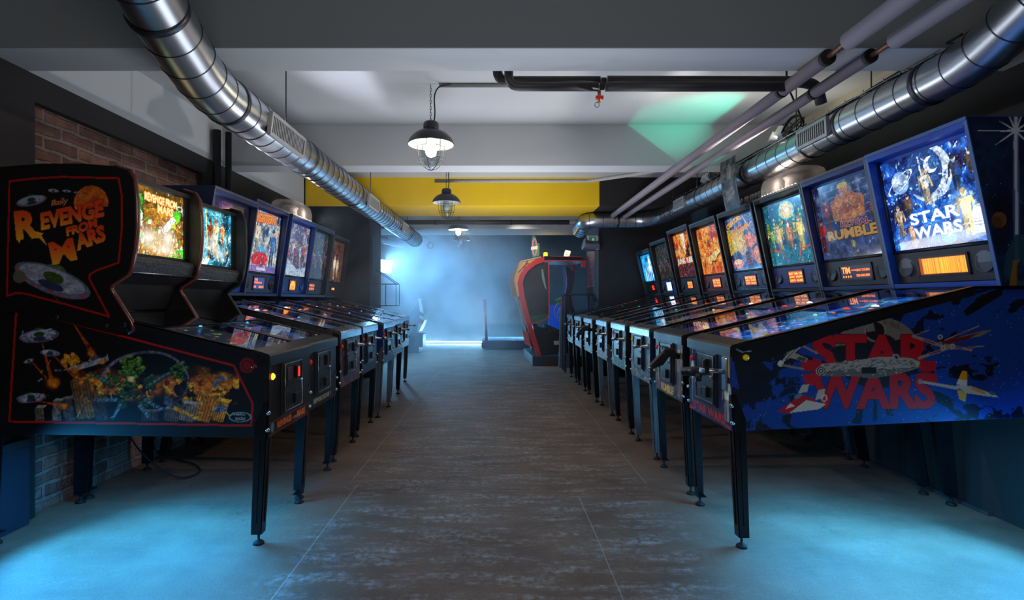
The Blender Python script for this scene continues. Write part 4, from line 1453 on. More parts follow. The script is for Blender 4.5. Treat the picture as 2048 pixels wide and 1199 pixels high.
def video_head(root, cfg, hw, L, near):
    """tall curved head with a picture screen over the playfield, of the two nearest machines on the left"""
    dz = cfg.get('head_dz', 0.0)
    prof = [(.70, .99), (.655, .995), (.632, 1.012), (.640, 1.045), (.715, 1.165), (.738, 1.200), (.730, 1.222), (.655, 1.270), (.640, 1.300), (.624, 1.39),
            (.614, 1.50), (.616, 1.62), (.626, 1.715), (.650, 1.755), (.72, 1.775), (.855, 1.786), (1.05, 1.786), (L, 1.768), (L, 1.075), (1.26, 1.075), (1.147, 1.100)]
    prof = [(a, b + dz) for a, b in prof]
    T = .026
    head = MB()
    B = hw + .014
    for s in (-1, 1):
        head.prism(prof, s * B, s * (B - T), 'x', .0)
    inner = [(.70, 1.742), (.86, 1.765), (1.05, 1.765), (L - .02, 1.745), (L - .02, 1.12), (.95, 1.12), (.80, 1.10), (.755, 1.225), (.70, 1.36), (.70, 1.375)]
    inner = [(a, b + dz) for a, b in inner]
    head.prism(inner, -B + T, B - T, 'x')
    hd = head.build('head_cabinet', CABBLK, root)
    # chin, bezel
    c = MB()
    c.prism([(.698, 1.365 + dz), (.652, 1.358 + dz), (.646, 1.34 + dz), (.664, 1.285 + dz), (.75, 1.228 + dz), (.76, 1.30 + dz)], -B + T, B - T, 'x', .003)
    c.build('chin_panel', mat('dark_grey_texture', (38, 40, 44), .4, bump=.3, scale=60), hd)
    MB().tube([(-B + T, .660, 1.282 + dz), (B - T, .660, 1.282 + dz)], .004, 8).build('chin_trim', STEEL, hd)
    iw = 2 * (B - T)
    e = MB()
    e.box(-iw / 2, iw / 2, .672, .70, 1.722 + dz, 1.745 + dz)
    for s in (-1, 1):
        e.box(s * iw / 2, s * (iw / 2 - .035), .684, .70, 1.372 + dz, 1.73 + dz)
    e.box(-iw / 2, iw / 2, .684, .70, 1.360 + dz, 1.378 + dz)
    e.build('screen_bezel', DARK, hd)
    sw, sh = iw - .072, .342
    bg = art_backglass(cfg['art'], sw, sh)
    bg.mesh('screen', (-sw / 2, .692, 1.379 + dz), (1, 0, 0), (0, 0, 1), mat_art('emissive_glass_%d' % int(cfg['es'] * 100), cfg['es'], .12, base=0, coat=.6), hd)
    # dark mirror panel between the head and the glass
    MB().plate([(-hw + .02, .50, cfg['z1'] + cfg['st'] * .50 + .010), (hw - .02, .50, cfg['z1'] + cfg['st'] * .50 + .010), (hw - .02, .80, 1.085), (-hw + .02, .80, 1.085)], (0, 0, .006)).build('mirror_panel', mat('dark_mirror', (10, 14, 20), .12, 0.0, coat=1.0), root)
    # moulded edge
    for s in (-1, 1):
        MB().tube([(s * (B - T / 2), a - .002, b) for a, b in prof[1:15]], .0115, 8).build('edge_molding', cfg.get('mold', mat('maroon_molding', (96, 36, 30), .3, coat=.5)), hd)
    if cfg.get('head_art'):
        hc = Canvas(.80, .84, .0030)
        z00 = .975 + dz
        cfg['head_art'](hc, L, z00)
        if near < 0:
            clip = [(L - a, b - z00) for a, b in prof if a < L]
            clip += [(0, 1.768 + dz - z00), (0, 1.075 + dz - z00)]
            # outline in order: front edge, top, rear
            pr = [(L - a, b - z00) for a, b in prof]
            hc.mesh('head_print', (-B - .001, L, z00), (0, -1, 0), (0, 0, 1), PRINT, hd, pr)
    for (a, b) in ((.75, 1.03), (.665, 1.035), (.98, 1.07)):
        MB().lathe([(.012, 0), (.012, near * .003), (.006, near * .005), (0, near * .005)], (near * (B + .001), a, b + dz), axis='x', seg=14).build('head_bolt', DARK, hd)


# ------------------------------------------------------------------ side pictures
def side_mars(c, z0, z1, st, us, zs, sb):
    k = 2.555 / 1090
    L = 1.29

    def P(px, py):
        return (L - ((995 - px) * k - 1.076), 1.15 - (py - 600) * k - z0)
    c.c[:] = np.array((9, 9, 10)) / 255
    brd = [P(*p) for p in ((32, 622), (45, 620), (467, 731), (505, 807), (502, 851), (18, 843))]
    # dark sky, orange horizon, tilted towers, saucers and a ring of light
    inside = c.poly_mask(brd)
    keep = c.c.copy()
    n = c.noise(.09, 4)
    x0, y0 = P(270, 790)
    hz = np.clip(1 - np.abs(c.T - (P(0, 770)[1] + .10 * (n - .5))) / .075, 0, 1) * (c.S > P(150, 0)[0]) * (c.S < P(478, 0)[0])
    c.put(np.clip(hz * 1.4 * (n > .36), 0, 1), (196, 104, 24), .95)
    c.put(np.clip(hz * 1.5 * (c.noise(.03, 9) > .60), 0, 1), (246, 178, 44), .9)
    c.put(((hz > .1) & (c.noise(.02, 2) > .62)).astype(float), (70, 22, 12), .8)
    for (px, py, wd, ht, ang, col) in ((175, 836, 40, 80, -.35, (120, 86, 40)), (140, 842, 22, 46, -.3, (96, 92, 90)), (205, 842, 26, 44, -.35, (70, 60, 54)), (112, 842, 18, 40, .1, (130, 126, 122)),
                                       (78, 842, 18, 26, .05, (120, 112, 100)), (400, 842, 40, 58, .45, (196, 120, 28)), (432, 842, 30, 44, .5, (226, 150, 36)), (372, 842, 34, 36, .4, (120, 112, 104)), (340, 842, 30, 24, .3, (90, 84, 80)), (300, 842, 34, 18, 0, (70, 66, 62))):
        q = []
        for (a, b) in ((-.5, 0), (.5, 0), (.5, 1), (-.5, 1)):
            ex, ey = a * wd, -b * ht
            q.append(P(px + ex * math.cos(ang) - ey * math.sin(ang) * .6, py + ex * math.sin(ang) * .4 + ey * math.cos(ang)))
        c.poly(q, col)
        m0, m1 = q[0], q[3]
        for j in range(6):
            f = (j + .5) / 6
            c.line((q[0][0] * (1 - f) + q[1][0] * f, q[0][1] * (1 - f) + q[1][1] * f), (q[3][0] * (1 - f) + q[2][0] * f, q[3][1] * (1 - f) + q[2][1] * f), .003, shade(col, .35))
        c.poly([q[2], q[3], (q[3][0] + .014, q[3][1] + .014), (q[2][0] + .014, q[2][1] + .014)], shade(col, 1.3))
    # big generic green bramble bursting over the city
    rn = random.Random(3)
    for (cx, cy, r, nb, col) in ((262, 735, 24, 60, (78, 120, 34)), (255, 778, 20, 36, (54, 92, 30)), (225, 765, 14, 18, (46, 80, 40)), (300, 765, 14, 18, (46, 80, 40)), (360, 742, 18, 24, (56, 100, 30)), (240, 810, 12, 12, (40, 70, 36)), (285, 808, 12, 12, (40, 70, 36))):
        for _ in range(nb):
            a, d = rn.uniform(0, 6.28), r * math.sqrt(rn.random())
            x, y = P(cx + d * math.cos(a), cy + d * math.sin(a))
            rr = rn.uniform(.007, .014)
            c.ell(x, y, rr, rr * .8, shade(col, rn.uniform(.6, 1.0)))
            c.ell(x - rr * .2, y + rr * .25, rr * .55, rr * .4, shade(col, 1.5), .8)
    for (a, b, w1, w2) in (((215, 765), (180, 745), .03, .012), ((300, 768), (345, 742), .03, .014), ((230, 800), (190, 800), .024, .008), ((290, 800), (330, 822), .022, .008), ((240, 810), (225, 838), .022, .010), ((280, 812), (300, 836), .022, .01)):
        c.line(P(*a), P(*b), w1, (44, 78, 34), w2=w2)
        for j in range(5):
            f = j / 5
            x, y = P(a[0] * (1 - f) + b[0] * f, a[1] * (1 - f) + b[1] * f)
            c.ell(x, y, .010, .006, (96, 134, 176), .8, rot=.6)
    c.ell(*P(262, 758), .018, .014, (250, 190, 90))
    c.ell(*P(262, 758), .009, .008, (255, 240, 200))
    # contrail arc
    for k2 in range(150):
        t = k2 / 149
        a = math.radians(170 - 255 * t)
        x, y = P(300 + 76 * math.cos(a) * (1.25 if math.cos(a) < 0 else 1), 762 - 58 * math.sin(a))
        c.ell(x, y, .009 - .006 * t, .009 - .006 * t, (128, 128, 158), .4)
    # grey dart plane left, jet right
    c.poly([P(126, 740), P(170, 724), P(215, 712), P(218, 720), P(190, 730), P(150, 742)], (146, 150, 164))
    c.poly([P(176, 722), P(186, 700), P(196, 716)], (90, 96, 112))
    c.ell(*P(204, 724), .020, .010, (196, 110, 40), rot=.2)
    c.poly([P(430, 758), P(472, 756), P(440, 762), P(432, 776), P(424, 774), P(428, 762)], (110, 130, 160))
    c.poly([P(440, 757), P(443, 748), P(450, 756)], (90, 120, 170))
    c.poly([P(330, 790), P(362, 812), P(352, 822), P(326, 806)], (70, 80, 92))
    c.poly([P(350, 812), P(402, 838), P(398, 842), P(344, 818)], (206, 140, 30))
    c.ell(*P(440, 818), .034, .016, (60, 110, 160), rot=.2)
    c.path([P(426, 820), P(436, 814), P(442, 822), P(452, 816)], .003, (226, 200, 60))
    # rays and bursts
    for (a, b, w1) in (((148, 650), (182, 702), .022), ((84, 686), (104, 765), .020), ((108, 712), (148, 752), .018), ((84, 804), (130, 812), .016), ((64, 724), (92, 756), .006)):
        c.line(P(*a), P(*b), .004, (206, 84, 22), .85, w2=w1)
    for (px, py, r) in ((106, 766, .036), (182, 706, .022), (150, 742, .018), (128, 812, .020), (162, 766, .016)):
        c.ell(*P(px, py), r * 1.5, r * 1.3, (150, 50, 16), .6, soft=.7)
        c.ell(*P(px, py), r, r * .9, (236, 130, 30), .95, soft=.5)
    flx = [P(128 + q, 726 - (q % 7) * 2) for q in range(0, 30, 5)]
    for (x, y) in flx:
        c.ell(x, y, .012, .024, (214, 140, 36), .9, rot=.5)
    saucer(c, *P(78, 672), .094, .12)
    saucer(c, *P(100, 706), .048, -.1)
    saucer(c, *P(57, 722), .026, .35)
    saucer(c, *P(115, 741), .018, .0)
    saucer(c, *P(80, 760), .014, .6)
    saucer(c, *P(62, 796), .070, .10)
    grit(c, .38, 900, 5)
    out = 1 - inside
    c.c = c.c * inside[..., None] + keep * out[..., None]
    c.path(brd, .0095, (176, 26, 16), closed=True)
    c.ring(*P(480, 834), .050, .022, .004, (120, 160, 170))
    c.text('PINBALL', P(463, 0)[0], P(0, 831)[1], .013, (140, 176, 184), w=.062, shear=.2)
    c.text('2000', P(468, 0)[0], P(0, 841)[1], .016, (140, 176, 184), w=.050, shear=.2)
    c.ell(*P(494, 731), .036, .036, (120, 20, 24))
    c.ring(*P(494, 731), .022, .022, .003, (70, 12, 16))


def head_mars(c, L, z00):
    k = 2.535 / 1090

    def P(px, py):
        return (L - ((995 - px) * k - 1.076), 1.15 - (py - 600) * k - z00)
    c.c[:] = np.array((9, 9, 10)) / 255
    c.stars(60, (150, 150, 160))
    c.ell(*P(180, 405), .080, .080, lambda S, T: np.array((226, 110, 26), float) / 255 * (0.62 + .5 * c.noise(.05, 3))[..., None])
    c.ell(*P(188, 396), .030, .022, (110, 44, 14), .55, soft=.6)
    c.ell(*P(200, 410), .018, .030, (110, 44, 14), .55, soft=.6)
    c.put((c.poly_mask([P(146, 420), P(214, 412), P(214, 430), P(146, 430)])), (9, 9, 10))

    saucer(c, *P(102, 561), .188, -.36, dome=(70, 104, 36))
    c.line(P(97, 575), P(114, 603), .004, (140, 60, 24), .8)
    grit(c, .2, 150, 2)

    def grad(ylo, yhi):
        def f(S, T):
            t = np.clip((T - ylo) / (yhi - ylo), 0, 1)[..., None]
            return (np.array((250, 176, 40.)) * (1 - t) + np.array((226, 62, 24.)) * t) / 255
        return f

    def word(s, px, py, hh, ww, rot, sh=.0):
        x, y = P(px, py)
        c.text(s, x, y, hh, grad(y, y + hh * 1.05), w=ww, bold=.05, rot=rot, shear=sh, outline=(34, 48, 20), ow=.004)
    word('R', 30, 480, .135, .112, .10)
    word('EVENGE', 80, 461, .082, .300, .22, .15)
    word('FROM', 131, 473, .042, .150, .30, .2)
    word('M', 103, 530, .105, .118, .22)
    word('ARS', 152, 502, .078, .145, .34, .15)
    c.poly([P(62, 461), P(92, 492), P(80, 470), P(84, 466)], (250, 170, 40))
    c.poly([P(32, 480), P(36, 486), P(42, 470)], (250, 176, 40))
    x, y = P(99, 415)
    c.text('Bally', x, y, .034, (206, 120, 70), w=.078, rot=.16, shear=.35, bold=.02)
    saucer(c, *P(60, 401), .072, .20)
    for (px, py, r) in ((104, 381, .026), (131, 382, .020), (151, 385, .014), (162, 391, .008)):
        saucer(c, *P(px, py), r, -.1)
    c.ell(*P(36, 553), .030, .030, (96, 92, 80))
    brd = [P(*p) for p in ((16, 362), (60, 357), (120, 353), (235, 356), (242, 395), (241, 460), (235, 525), (190, 541), (177, 549), (176, 557), (216, 633), (130, 609), (47, 587), (28, 586), (11, 592))]
    c.path(brd, .0085, (170, 24, 16), closed=True)


def side_space(c, z0, z1, st, us, zs, sb):
    k = 2.522 / 1090

    def P(px, py):
        return ((px - 995) * k - 1.08, 1.15 - (py - 600) * k - z0)
    c.c[:] = np.array((14, 58, 150)) / 255
    n = c.noise(.07, 3, 4)
    n2 = c.noise(.16, 8, 3)
    # black streaks fanning out of the word
    cx, cy = P(1740, 745)
    ang = np.arctan2(c.T - cy, c.S - cx)
    rad = np.hypot(c.S - cx, (c.T - cy) * 1.6)
    fan = (np.sin(ang * 17 + n * 3) > .35) & (rad > .17) & (n2 > .44)
    c.put(np.clip(fan * (n > .38), 0, 1).astype(float), (8, 12, 30), .92)
    c.put(((n > .60) & (n2 > .52) & (rad > .3)).astype(float), (8, 12, 30), .85)
    dust = (c.noise(.04, 21, 3) > .5)
    pts = np.zeros(c.S.shape)
    for _ in range(2100):
        i, j = c.rn.randrange(c.ny), c.rn.randrange(c.nx)
        if dust[i, j]:
            pts[i, j] = c.rn.random() ** 1.5
    c.put(pts, (196, 216, 240), .9)
    # pale half moon behind the first word
    c.ell(*P(1752, 705), .20, .165, (22, 20, 20))
    mm = c.poly_mask([P(1600, 600), P(1900, 600), P(1900, 668), P(1600, 700)])
    d = np.sqrt(((c.S - P(1752, 705)[0]) / .20) ** 2 + ((c.T - P(1752, 705)[1]) / .165) ** 2)
    c.put(((d < 1) & (d > .55)).astype(float) * mm, (118, 112, 106), .95)
    c.put(((d < .98) & (d > .80)).astype(float) * mm * (c.noise(.02, 5) > .6), (86, 80, 76), .8)
    c.ell(*P(1748, 662), .046, .046, (18, 16, 18))
    c.ring(*P(1748, 662), .047, .047, .004, (130, 126, 120))
    c.poly([P(1748, 662), P(1730, 664), P(1733, 648), P(1744, 643)], (116, 110, 106))
    red = (176, 10, 22)
    x, y = P(1622, 744)
    c.text('STAR', x, y, .175, red, w=.560, bold=.045, outline=(6, 6, 20), ow=.003)
    c.poly([P(1600, 720), P(1640, 720), P(1640, 741), P(1602, 742)], red)
    c.poly([P(1840, 722), P(1869, 722), P(1869, 741), P(1840, 741)], red)
    x, y = P(1618, 818)
    c.text('WARS', x, y, .172, red, w=.580, bold=.045, outline=(6, 6, 20), ow=.003)
    c.poly([P(1602, 748), P(1640, 748), P(1640, 770), P(1610, 770)], red)
    c.poly([P(1830, 747), P(1870, 747), P(1872, 768), P(1836, 768)], red)
    # plain long grey freighter across the words
    g = (158, 152, 144)
    hull = [P(1634, 745), P(1640, 728), P(1700, 722), P(1760, 713), P(1820, 716), P(1838, 724), P(1834, 736), P(1790, 748), P(1745, 757), P(1700, 752), P(1650, 752)]
    c.poly(hull, g)
    rn = random.Random(6)
    c.poly([P(1638, 744), P(1700, 738), P(1780, 738), P(1834, 734), P(1790, 748), P(1745, 757), P(1700, 752), P(1650, 752)], shade(g, .62))
    for _ in range(260):
        px, py = rn.uniform(1645, 1832), rn.uniform(720, 752)
        x, y = P(px, py)
        if c.poly_mask(hull)[min(c.ny - 1, max(0, int(y / c.px))), min(c.nx - 1, max(0, int(x / c.px)))] > .5:
            c.poly([(x, y), (x + rn.uniform(.004, .018), y + .002), (x + rn.uniform(.004, .018), y + rn.uniform(.003, .008)), (x, y + .005)], shade(g, rn.choice([.45, .7, 1.15, .6])), .9)
    c.ell(*P(1640, 742), .024, .022, (190, 186, 178))
    c.ring(*P(1640, 742), .018, .017, .003, (40, 40, 44))
    c.ring(*P(1640, 742), .008, .008, .003, (40, 40, 44))
    c.poly([P(1722, 735), P(1750, 735), P(1750, 747), P(1722, 747)], (20, 18, 18))
    c.ell(*P(1790, 714), .018, .014, (150, 150, 146), rot=-.6)
    c.ell(*P(1790, 714), .010, .007, (50, 50, 52), rot=-.6)

    def plane(cx, cy, ln, rot, col, acc, wing=.6, nose=1):
        x, y = P(cx, cy)
        co, s = math.cos(rot), math.sin(rot)

        def R(a, b):
            return (x + (a * co - b * s) * ln, y + (a * s + b * co) * ln)
        c.poly([R(-.5, -.05), R(-.5, .06), R(.2, .07), R(.52, .0), R(.2, -.06)], col)
        c.poly([R(-.05, .04), R(.18, .04), R(-.10, wing * .62), R(-.24, wing * .60)], shade(col, .85))
        c.poly([R(-.05, -.04), R(.18, -.04), R(-.06, -wing * .5), R(-.20, -wing * .48)], shade(col, .7))
        c.poly([R(-.2, wing * .52), R(-.1, wing * .60), R(.04, wing * .3), R(-.06, wing * .28)], acc)
        c.poly([R(-.18, -wing * .40), R(-.08, -wing * .42), R(.04, -wing * .2), R(-.06, -wing * .2)], acc)
        c.line(R(-.35, 0), R(.3, .01), ln * .03, acc)
        c.ell(*R(.24, .03), ln * .07, ln * .03, (70, 110, 130), rot=rot)
        for q in range(5):
            c.line(R(-.45 + .12 * q, -.05), R(-.45 + .12 * q, .06), ln * .010, (60, 56, 54))
        c.ell(*R(-.5, 0), ln * .05, ln * .06, (60, 56, 60), rot=rot)
    plane(1582, 705, .15, -2.4, (176, 172, 164), (70, 64, 60), .8)
    c.ell(*P(1592, 684), .014, .014, (206, 202, 196))
    c.ell(*P(1559, 727), .014, .014, (206, 202, 196))
    c.line(P(1596, 688), P(1632, 706), .010, (130, 126, 120))
    c.line(P(1563, 730), P(1604, 738), .010, (130, 126, 120))
    # red and white dart, lower front
    c.poly([P(1552, 823), P(1600, 788), P(1632, 800), P(1575, 827)], (170, 14, 26))
    c.poly([P(1576, 826), P(1610, 800), P(1650, 808), P(1636, 818)], (196, 192, 184))
    c.poly([P(1568, 818), P(1578, 806), P(1588, 812)], (206, 204, 198))
    c.poly([P(1594, 786), P(1602, 770), P(1616, 768), P(1612, 784)], (176, 172, 166))
    c.poly([P(1628, 800), P(1634, 780), P(1648, 777), P(1645, 796)], (176, 172, 166))
    c.ell(*P(1594, 792), .020, .010, (90, 120, 140), rot=.5)
    c.ring(*P(1646, 796), .012, .014, .003, (200, 196, 190))
    # long fighter upper right, red and grey, and a white and yellow one below it
    c.poly([P(1858, 688), P(1900, 678), P(1960, 662), P(1983, 659), P(1960, 672), P(1900, 684), P(1868, 692)], (120, 110, 104))
    c.poly([P(1880, 682), P(1930, 672), P(1960, 664), P(1930, 680), P(1884, 690)], (104, 24, 26))
    for (a, b, w_) in (((1824, 672), (1888, 694), .014), ((1836, 716), (1900, 694), .014), ((1888, 680), (1955, 652), .006), ((1900, 698), (1965, 692), .006), ((1824, 672), (1856, 660), .005), ((1888, 690), (1940, 700), .012)):
        c.line(P(*a), P(*b), w_, (140, 132, 126))
        c.line(P((a[0] * 2 + b[0]) / 3, (a[1] * 2 + b[1]) / 3), P((a[0] + b[0] * 2) / 3, (a[1] + b[1] * 2) / 3), w_ * .5, (150, 30, 30))
    for q in ((1878, 674), (1903, 692), (1884, 696)):
        c.ring(*P(*q), .009, .009, .003, (170, 166, 160))
    c.line(P(1838, 763), P(1912, 776), .010, (176, 166, 156), w2=.016)
    c.ell(*P(1838, 763), .012, .012, (140, 132, 126))
    c.poly([P(1910, 768), P(1922, 741), P(1932, 743), P(1932, 774)], (214, 150, 30))
    c.poly([P(1910, 768), P(1914, 758), P(1932, 760), P(1932, 774)], (206, 202, 196))
    c.poly([P(1912, 780), P(1932, 782), P(1928, 804), P(1916, 798)], (196, 160, 70))
    c.poly([P(1908, 770), P(1940, 772), P(1990, 790), P(1995, 795), P(1970, 792), P(1930, 786)], (186, 182, 176))
    c.line(P(1942, 776), P(1966, 786), .012, (200, 150, 50))
    c.ell(*P(1982, 786), .018, .008, (60, 100, 110), rot=-.4)
    # keep the strokes off the flat blue: only the painted craft get brushwork
    # maker's mark
    c.text('DATA', P(1573, 0)[0], P(0, 764)[1], .024, (8, 10, 22), w=.060, bold=.05)
    c.text('EAST', P(1573, 0)[0], P(0, 777)[1], .024, (8, 10, 22), w=.060, bold=.05)
    c.poly([P(1549, 752), P(1559, 758), P(1569, 752), P(1569, 772), P(1559, 766), P(1549, 772)], (8, 10, 22))
    c.poly([P(1466, 728), P(1520, 722), P(1550, 752), P(1530, 770), P(1478, 786)], (8, 12, 24), .9)
    # black top edge with its rounded front tongue
    c.poly([(0, z1 - z0), (us + .5, zs - z0 + .1), (us, zs - z0 - .03), (.45, z1 - z0 + .45 * st - .055), (.12, z1 - z0 - .075), (.02, z1 - z0 - .075), (0, z1 - z0 - .04)], (9, 9, 11))
    c.poly([P(1925, 622), P(1930, 632), P(1940, 628), P(2002, 590), P(2002, 575), P(1960, 590)], (10, 12, 18))
    c.path([P(1470, 698), P(1482, 704), P(1500, 702)], .005, (110, 140, 190))


def box_space(c, u0, zb):
    k = 2.46 / 1090

    def P(px, py):
        return ((px - 995) * k - 1.085 - u0, 1.15 - (py - 600) * k - zb)
    nebula(c, [(5, 9, 30), (8, 20, 60), (14, 44, 84), (4, 8, 26)], .16, 6)
    c.stars(90, (170, 190, 220))
    c.line(P(2031, 225), P(2033, 520), .030, (70, 96, 150), .8)
    c.line(P(2031, 225), P(2033, 520), .014, (176, 190, 214))
    x, y = P(2031, 262)
    for a, r in ((0, .10), (.6, .09), (1.2, .11), (2.0, .10), (2.6, .09), (3.14, .17), (3.75, .12), (4.6, .10), (5.5, .12)):
        c.line((x, y), (x + r * math.cos(a), y + r * math.sin(a)), .010, (186, 200, 224), w2=.001)
    c.ell(*P(1998, 440), .034, .036, (104, 70, 44))
    c.ell(*P(1992, 446), .028, .030, (60, 40, 30), .6)
    nb = c.noise(.05, 3)
    m = c.poly_mask([P(2003, 574), P(2012, 505), P(2030, 470), P(2060, 470), P(2060, 577)])
    c.put(m * (nb > .42), (28, 66, 92), .9)
    c.poly([P(2018, 572), P(2026, 520), P(2034, 520), P(2032, 574)], (120, 92, 26))


# ------------------------------------------------------------------ front prints
def front_plain(col, text=None, tcol=(220, 60, 40), edge=None, bits=None, seed=1, th=.045, tx=.1, ty=.02, tw=.34):
    def f(c):
        c.c[:] = np.array(col) / 255
        n = c.noise(.05, seed)
        c.c *= (0.5 + .3 * n)[..., None]
        if bits:
            confetti(c, 70, bits, .006, .03, (0, c.w, 0, .07), seed)
            confetti(c, 50, bits, .006, .03, (0, .09, 0, c.h), seed + 1)
            confetti(c, 50, bits, .006, .03, (c.w - .09, c.w, 0, c.h), seed + 2)
        if edge:
            c.path([(.004, .004), (c.w - .004, .004), (c.w - .004, c.h - .004), (.004, c.h - .004)], .006, edge, closed=True)
        if text:
            c.text(text, tx, ty, th, tcol, w=tw, bold=.04)
    return f


def front_space(c):
    front_plain((22, 52, 120), 'STAR WARS', (206, 24, 20), seed=4, th=.050, tx=.06, ty=.006, tw=.42)(c)
    c.poly([(.0, .0), (.06, 0), (.06, .014), (0, .014)], (206, 24, 20))
    c.poly([(.48, .0), (c.w, 0), (c.w, .014), (.48, .014)], (206, 24, 20))
    c.ell(.045, .22, .022, .05, (220, 214, 180))
    c.line((.045, .40), (.045, .02), .006, (214, 220, 224))
    c.poly([(.44, .24), (.53, .24), (.52, .36), (.45, .36)], (226, 176, 90))
    figure(c, .495, .03, .22, (226, 214, 180))
    confetti(c, 40, [(90, 110, 160), (20, 30, 60)], .004, .012, None, 3)


def front_rumble(c):
    front_plain((18, 20, 34), None, bits=[(60, 110, 60), (150, 40, 44), (40, 60, 140), (196, 150, 70)], seed=8)(c)
    figure(c, .05, .05, .26, (90, 150, 70))
    figure(c, .06, .0, .12, (180, 30, 40))
    figure(c, .48, .03, .30, (160, 110, 80))
    c.text('RUMBLE', .13, .008, .05, (240, 180, 40), w=.24, bold=.05)


def front_mars(c):
    front_plain((18, 18, 20), None, seed=2)(c)
    c.poly([(.0, 0), (c.w, 0), (c.w, .062), (0, .062)], (10, 10, 10))
    c.path([(.002, .004), (c.w - .002, .004), (c.w - .002, .062), (.002, .062)], .004, (150, 26, 18), closed=True)
    c.text('REVENGE', .10, .016, .034, (222, 100, 28), w=.18, bold=.05)
    c.text('FROM', .30, .016, .018, (222, 100, 28), w=.05)
    c.text('MARS', .36, .014, .036, (226, 110, 28), w=.12, bold=.05)
    c.ell(.04, .035, .02, .024, (90, 120, 120))


# ------------------------------------------------------------------ the machines
BLUEBOX = mat('navy_backbox', (24, 46, 110), .4, var=.25)
STARBOX = mat('blue_backbox', (22, 70, 170), .35, var=.3)
TAN = [(196, 150, 90), (40, 60, 110), (120, 60, 40), (226, 214, 190)]


def blue_panel(c):
    c.c *= (0.7 + .6 * c.noise(.04, 2))[..., None]


def moons(c):
    for s in (-1, 1):
        x = c.w / 2 + s * (c.w / 2 - .075)
        c.ell(x, c.h / 2, .055, .055, (110, 116, 124))


def busy(cols, seed):
    def f(c):
        confetti(c, 90, cols, .004, .020, None, seed)
        c.path([(.004, .004), (c.w - .004, .004), (c.w - .004, c.h - .004), (.004, c.h - .004)], .004, cols[0], closed=True)
    return f


RX = 1.085
# right row, nearest first
pinball('deep blue starfield pinball machine with huge red block letters along its flank', 2.80, RX, 'R', dict(
    cab=mat('blue_cabinet', (16, 48, 140), .4), bbm=STARBOX, edge=mat('worn_blue_edge', (60, 96, 150), .4, var=.3), rail=BLACK, rail_drop=.03,
    bw=.68, rear_off=0.0, rear_kick=.08, art='space_blue', es=1.35, display='bars', disp=(.30, .088), panel=(28, 30, 36), spk=mat('moon_print_grille', (60, 66, 72), .5, var=.5, scale=60), panel_art=moons,
    box_art=box_space, front=front_space, side_art=side_space, plunger='grip', btn=YELBTN, seed=4, pf=[(10, 60, 160), (40, 140, 230), (20, 30, 90), (120, 200, 240)], pf_es=1.3))
pinball('black pinball machine with a bare-chested wrestler over orange letters on its dim back glass', 3.495, 1.095, 'R', dict(
    cab=CABBLK, bbm=BLUEBOX, rail=BLACK, bw=.68, art='wrestling', es=.42, display='timer', disp=(.30, .088), panel=(34, 34, 38), front=front_rumble,  # glass is unlit; weak emission stands in for light reflected off it
    plunger='gun', door='triple', seed=9, leg=LEGBLK, pf=[(60, 70, 150), (110, 80, 160), (40, 40, 90), (190, 90, 50)]))
pinball('pinball machine with a clear dome topper, below the small raised letters on the wall', 4.20, 1.10, 'R', dict(
    cab=mat('navy_cabinet', (20, 40, 86), .4), rail=CHROME, bar=STEEL, art='party', es=.95, display='score', disp=(.20, .09), panel=(44, 50, 110), panel_art=busy([(60, 70, 140), (40, 44, 90)], 2),
    front=front_plain((30, 62, 100), None, edge=(40, 70, 110), bits=[(200, 170, 60), (40, 80, 130)], seed=5), topper=.15, topper_bulbs=True, leg=LEGCHR, plunger='rod', seed=12, start=YELBTN,
    pf=[(30, 60, 130), (90, 160, 160), (200, 120, 60), (30, 40, 90)], btn=YELBTN))
pinball('pinball machine under the hanging poster, yellow slanting title on its blue back glass', 4.95, 1.10, 'R', dict(
    cab=CABBLK, rail=CHROME, bar=STEEL, art='lagoon', es=.95, display='score', disp=(.22, .085), panel=(50, 66, 110), panel_art=busy([(90, 170, 170), (60, 80, 140), (180, 120, 150)], 3),
    front=front_plain((28, 40, 52), None, bits=[(60, 160, 60), (120, 150, 90), (40, 70, 90)], seed=6), plunger='rod', door='triple', seed=17, leg=LEGBLK,
    pf=[(30, 70, 110), (70, 160, 140), (120, 60, 110), (30, 40, 70)]))
pinball('pinball machine with an all orange back glass of rough desert colours', 5.69, 1.09, 'R', dict(
    cab=CABBLK, rail=CHROME, bar=STEEL, art='rodeo', es=.95, display='score', disp=(.20, .09), panel=(96, 44, 40), panel_art=busy([(140, 60, 50), (90, 40, 60)], 8),
    front=front_plain((24, 50, 70), None, bits=[(196, 110, 60), (60, 40, 40)], seed=7), leg=LEGCHR, seed=21, start=YELBTN,
    pf=[(120, 70, 40), (60, 110, 110), (170, 110, 60), (40, 50, 60)], topper=None))
pinball('pinball machine with one tall pale word across its fiery back glass', 6.42, 1.07, 'R', dict(
    cab=CABBLK, rail=BLACK, bar=STEEL, art='junk', es=1.0, display='score', disp=(.17, .085), panel=(40, 44, 50), front=front_plain((30, 60, 80), None, seed=9), plunger='gun', seed=25, leg=LEGBLK,
    zt=2.0))
pinball('pinball machine with a dark unlit back glass over a bright white score screen', 7.16, 1.06, 'R', dict(
    cab=CABBLK, rail=CHROME, bar=STEEL, art='dim', es=.16, display='white', disp=(.22, .12), panel=(50, 44, 60), panel_art=busy([(120, 90, 150), (170, 70, 60), (60, 80, 140)], 6),  # faint emission put into a glass that has no lamp on
    front=front_plain((30, 44, 60), None, seed=10), seed=30, plunger='rod', zt=1.93))
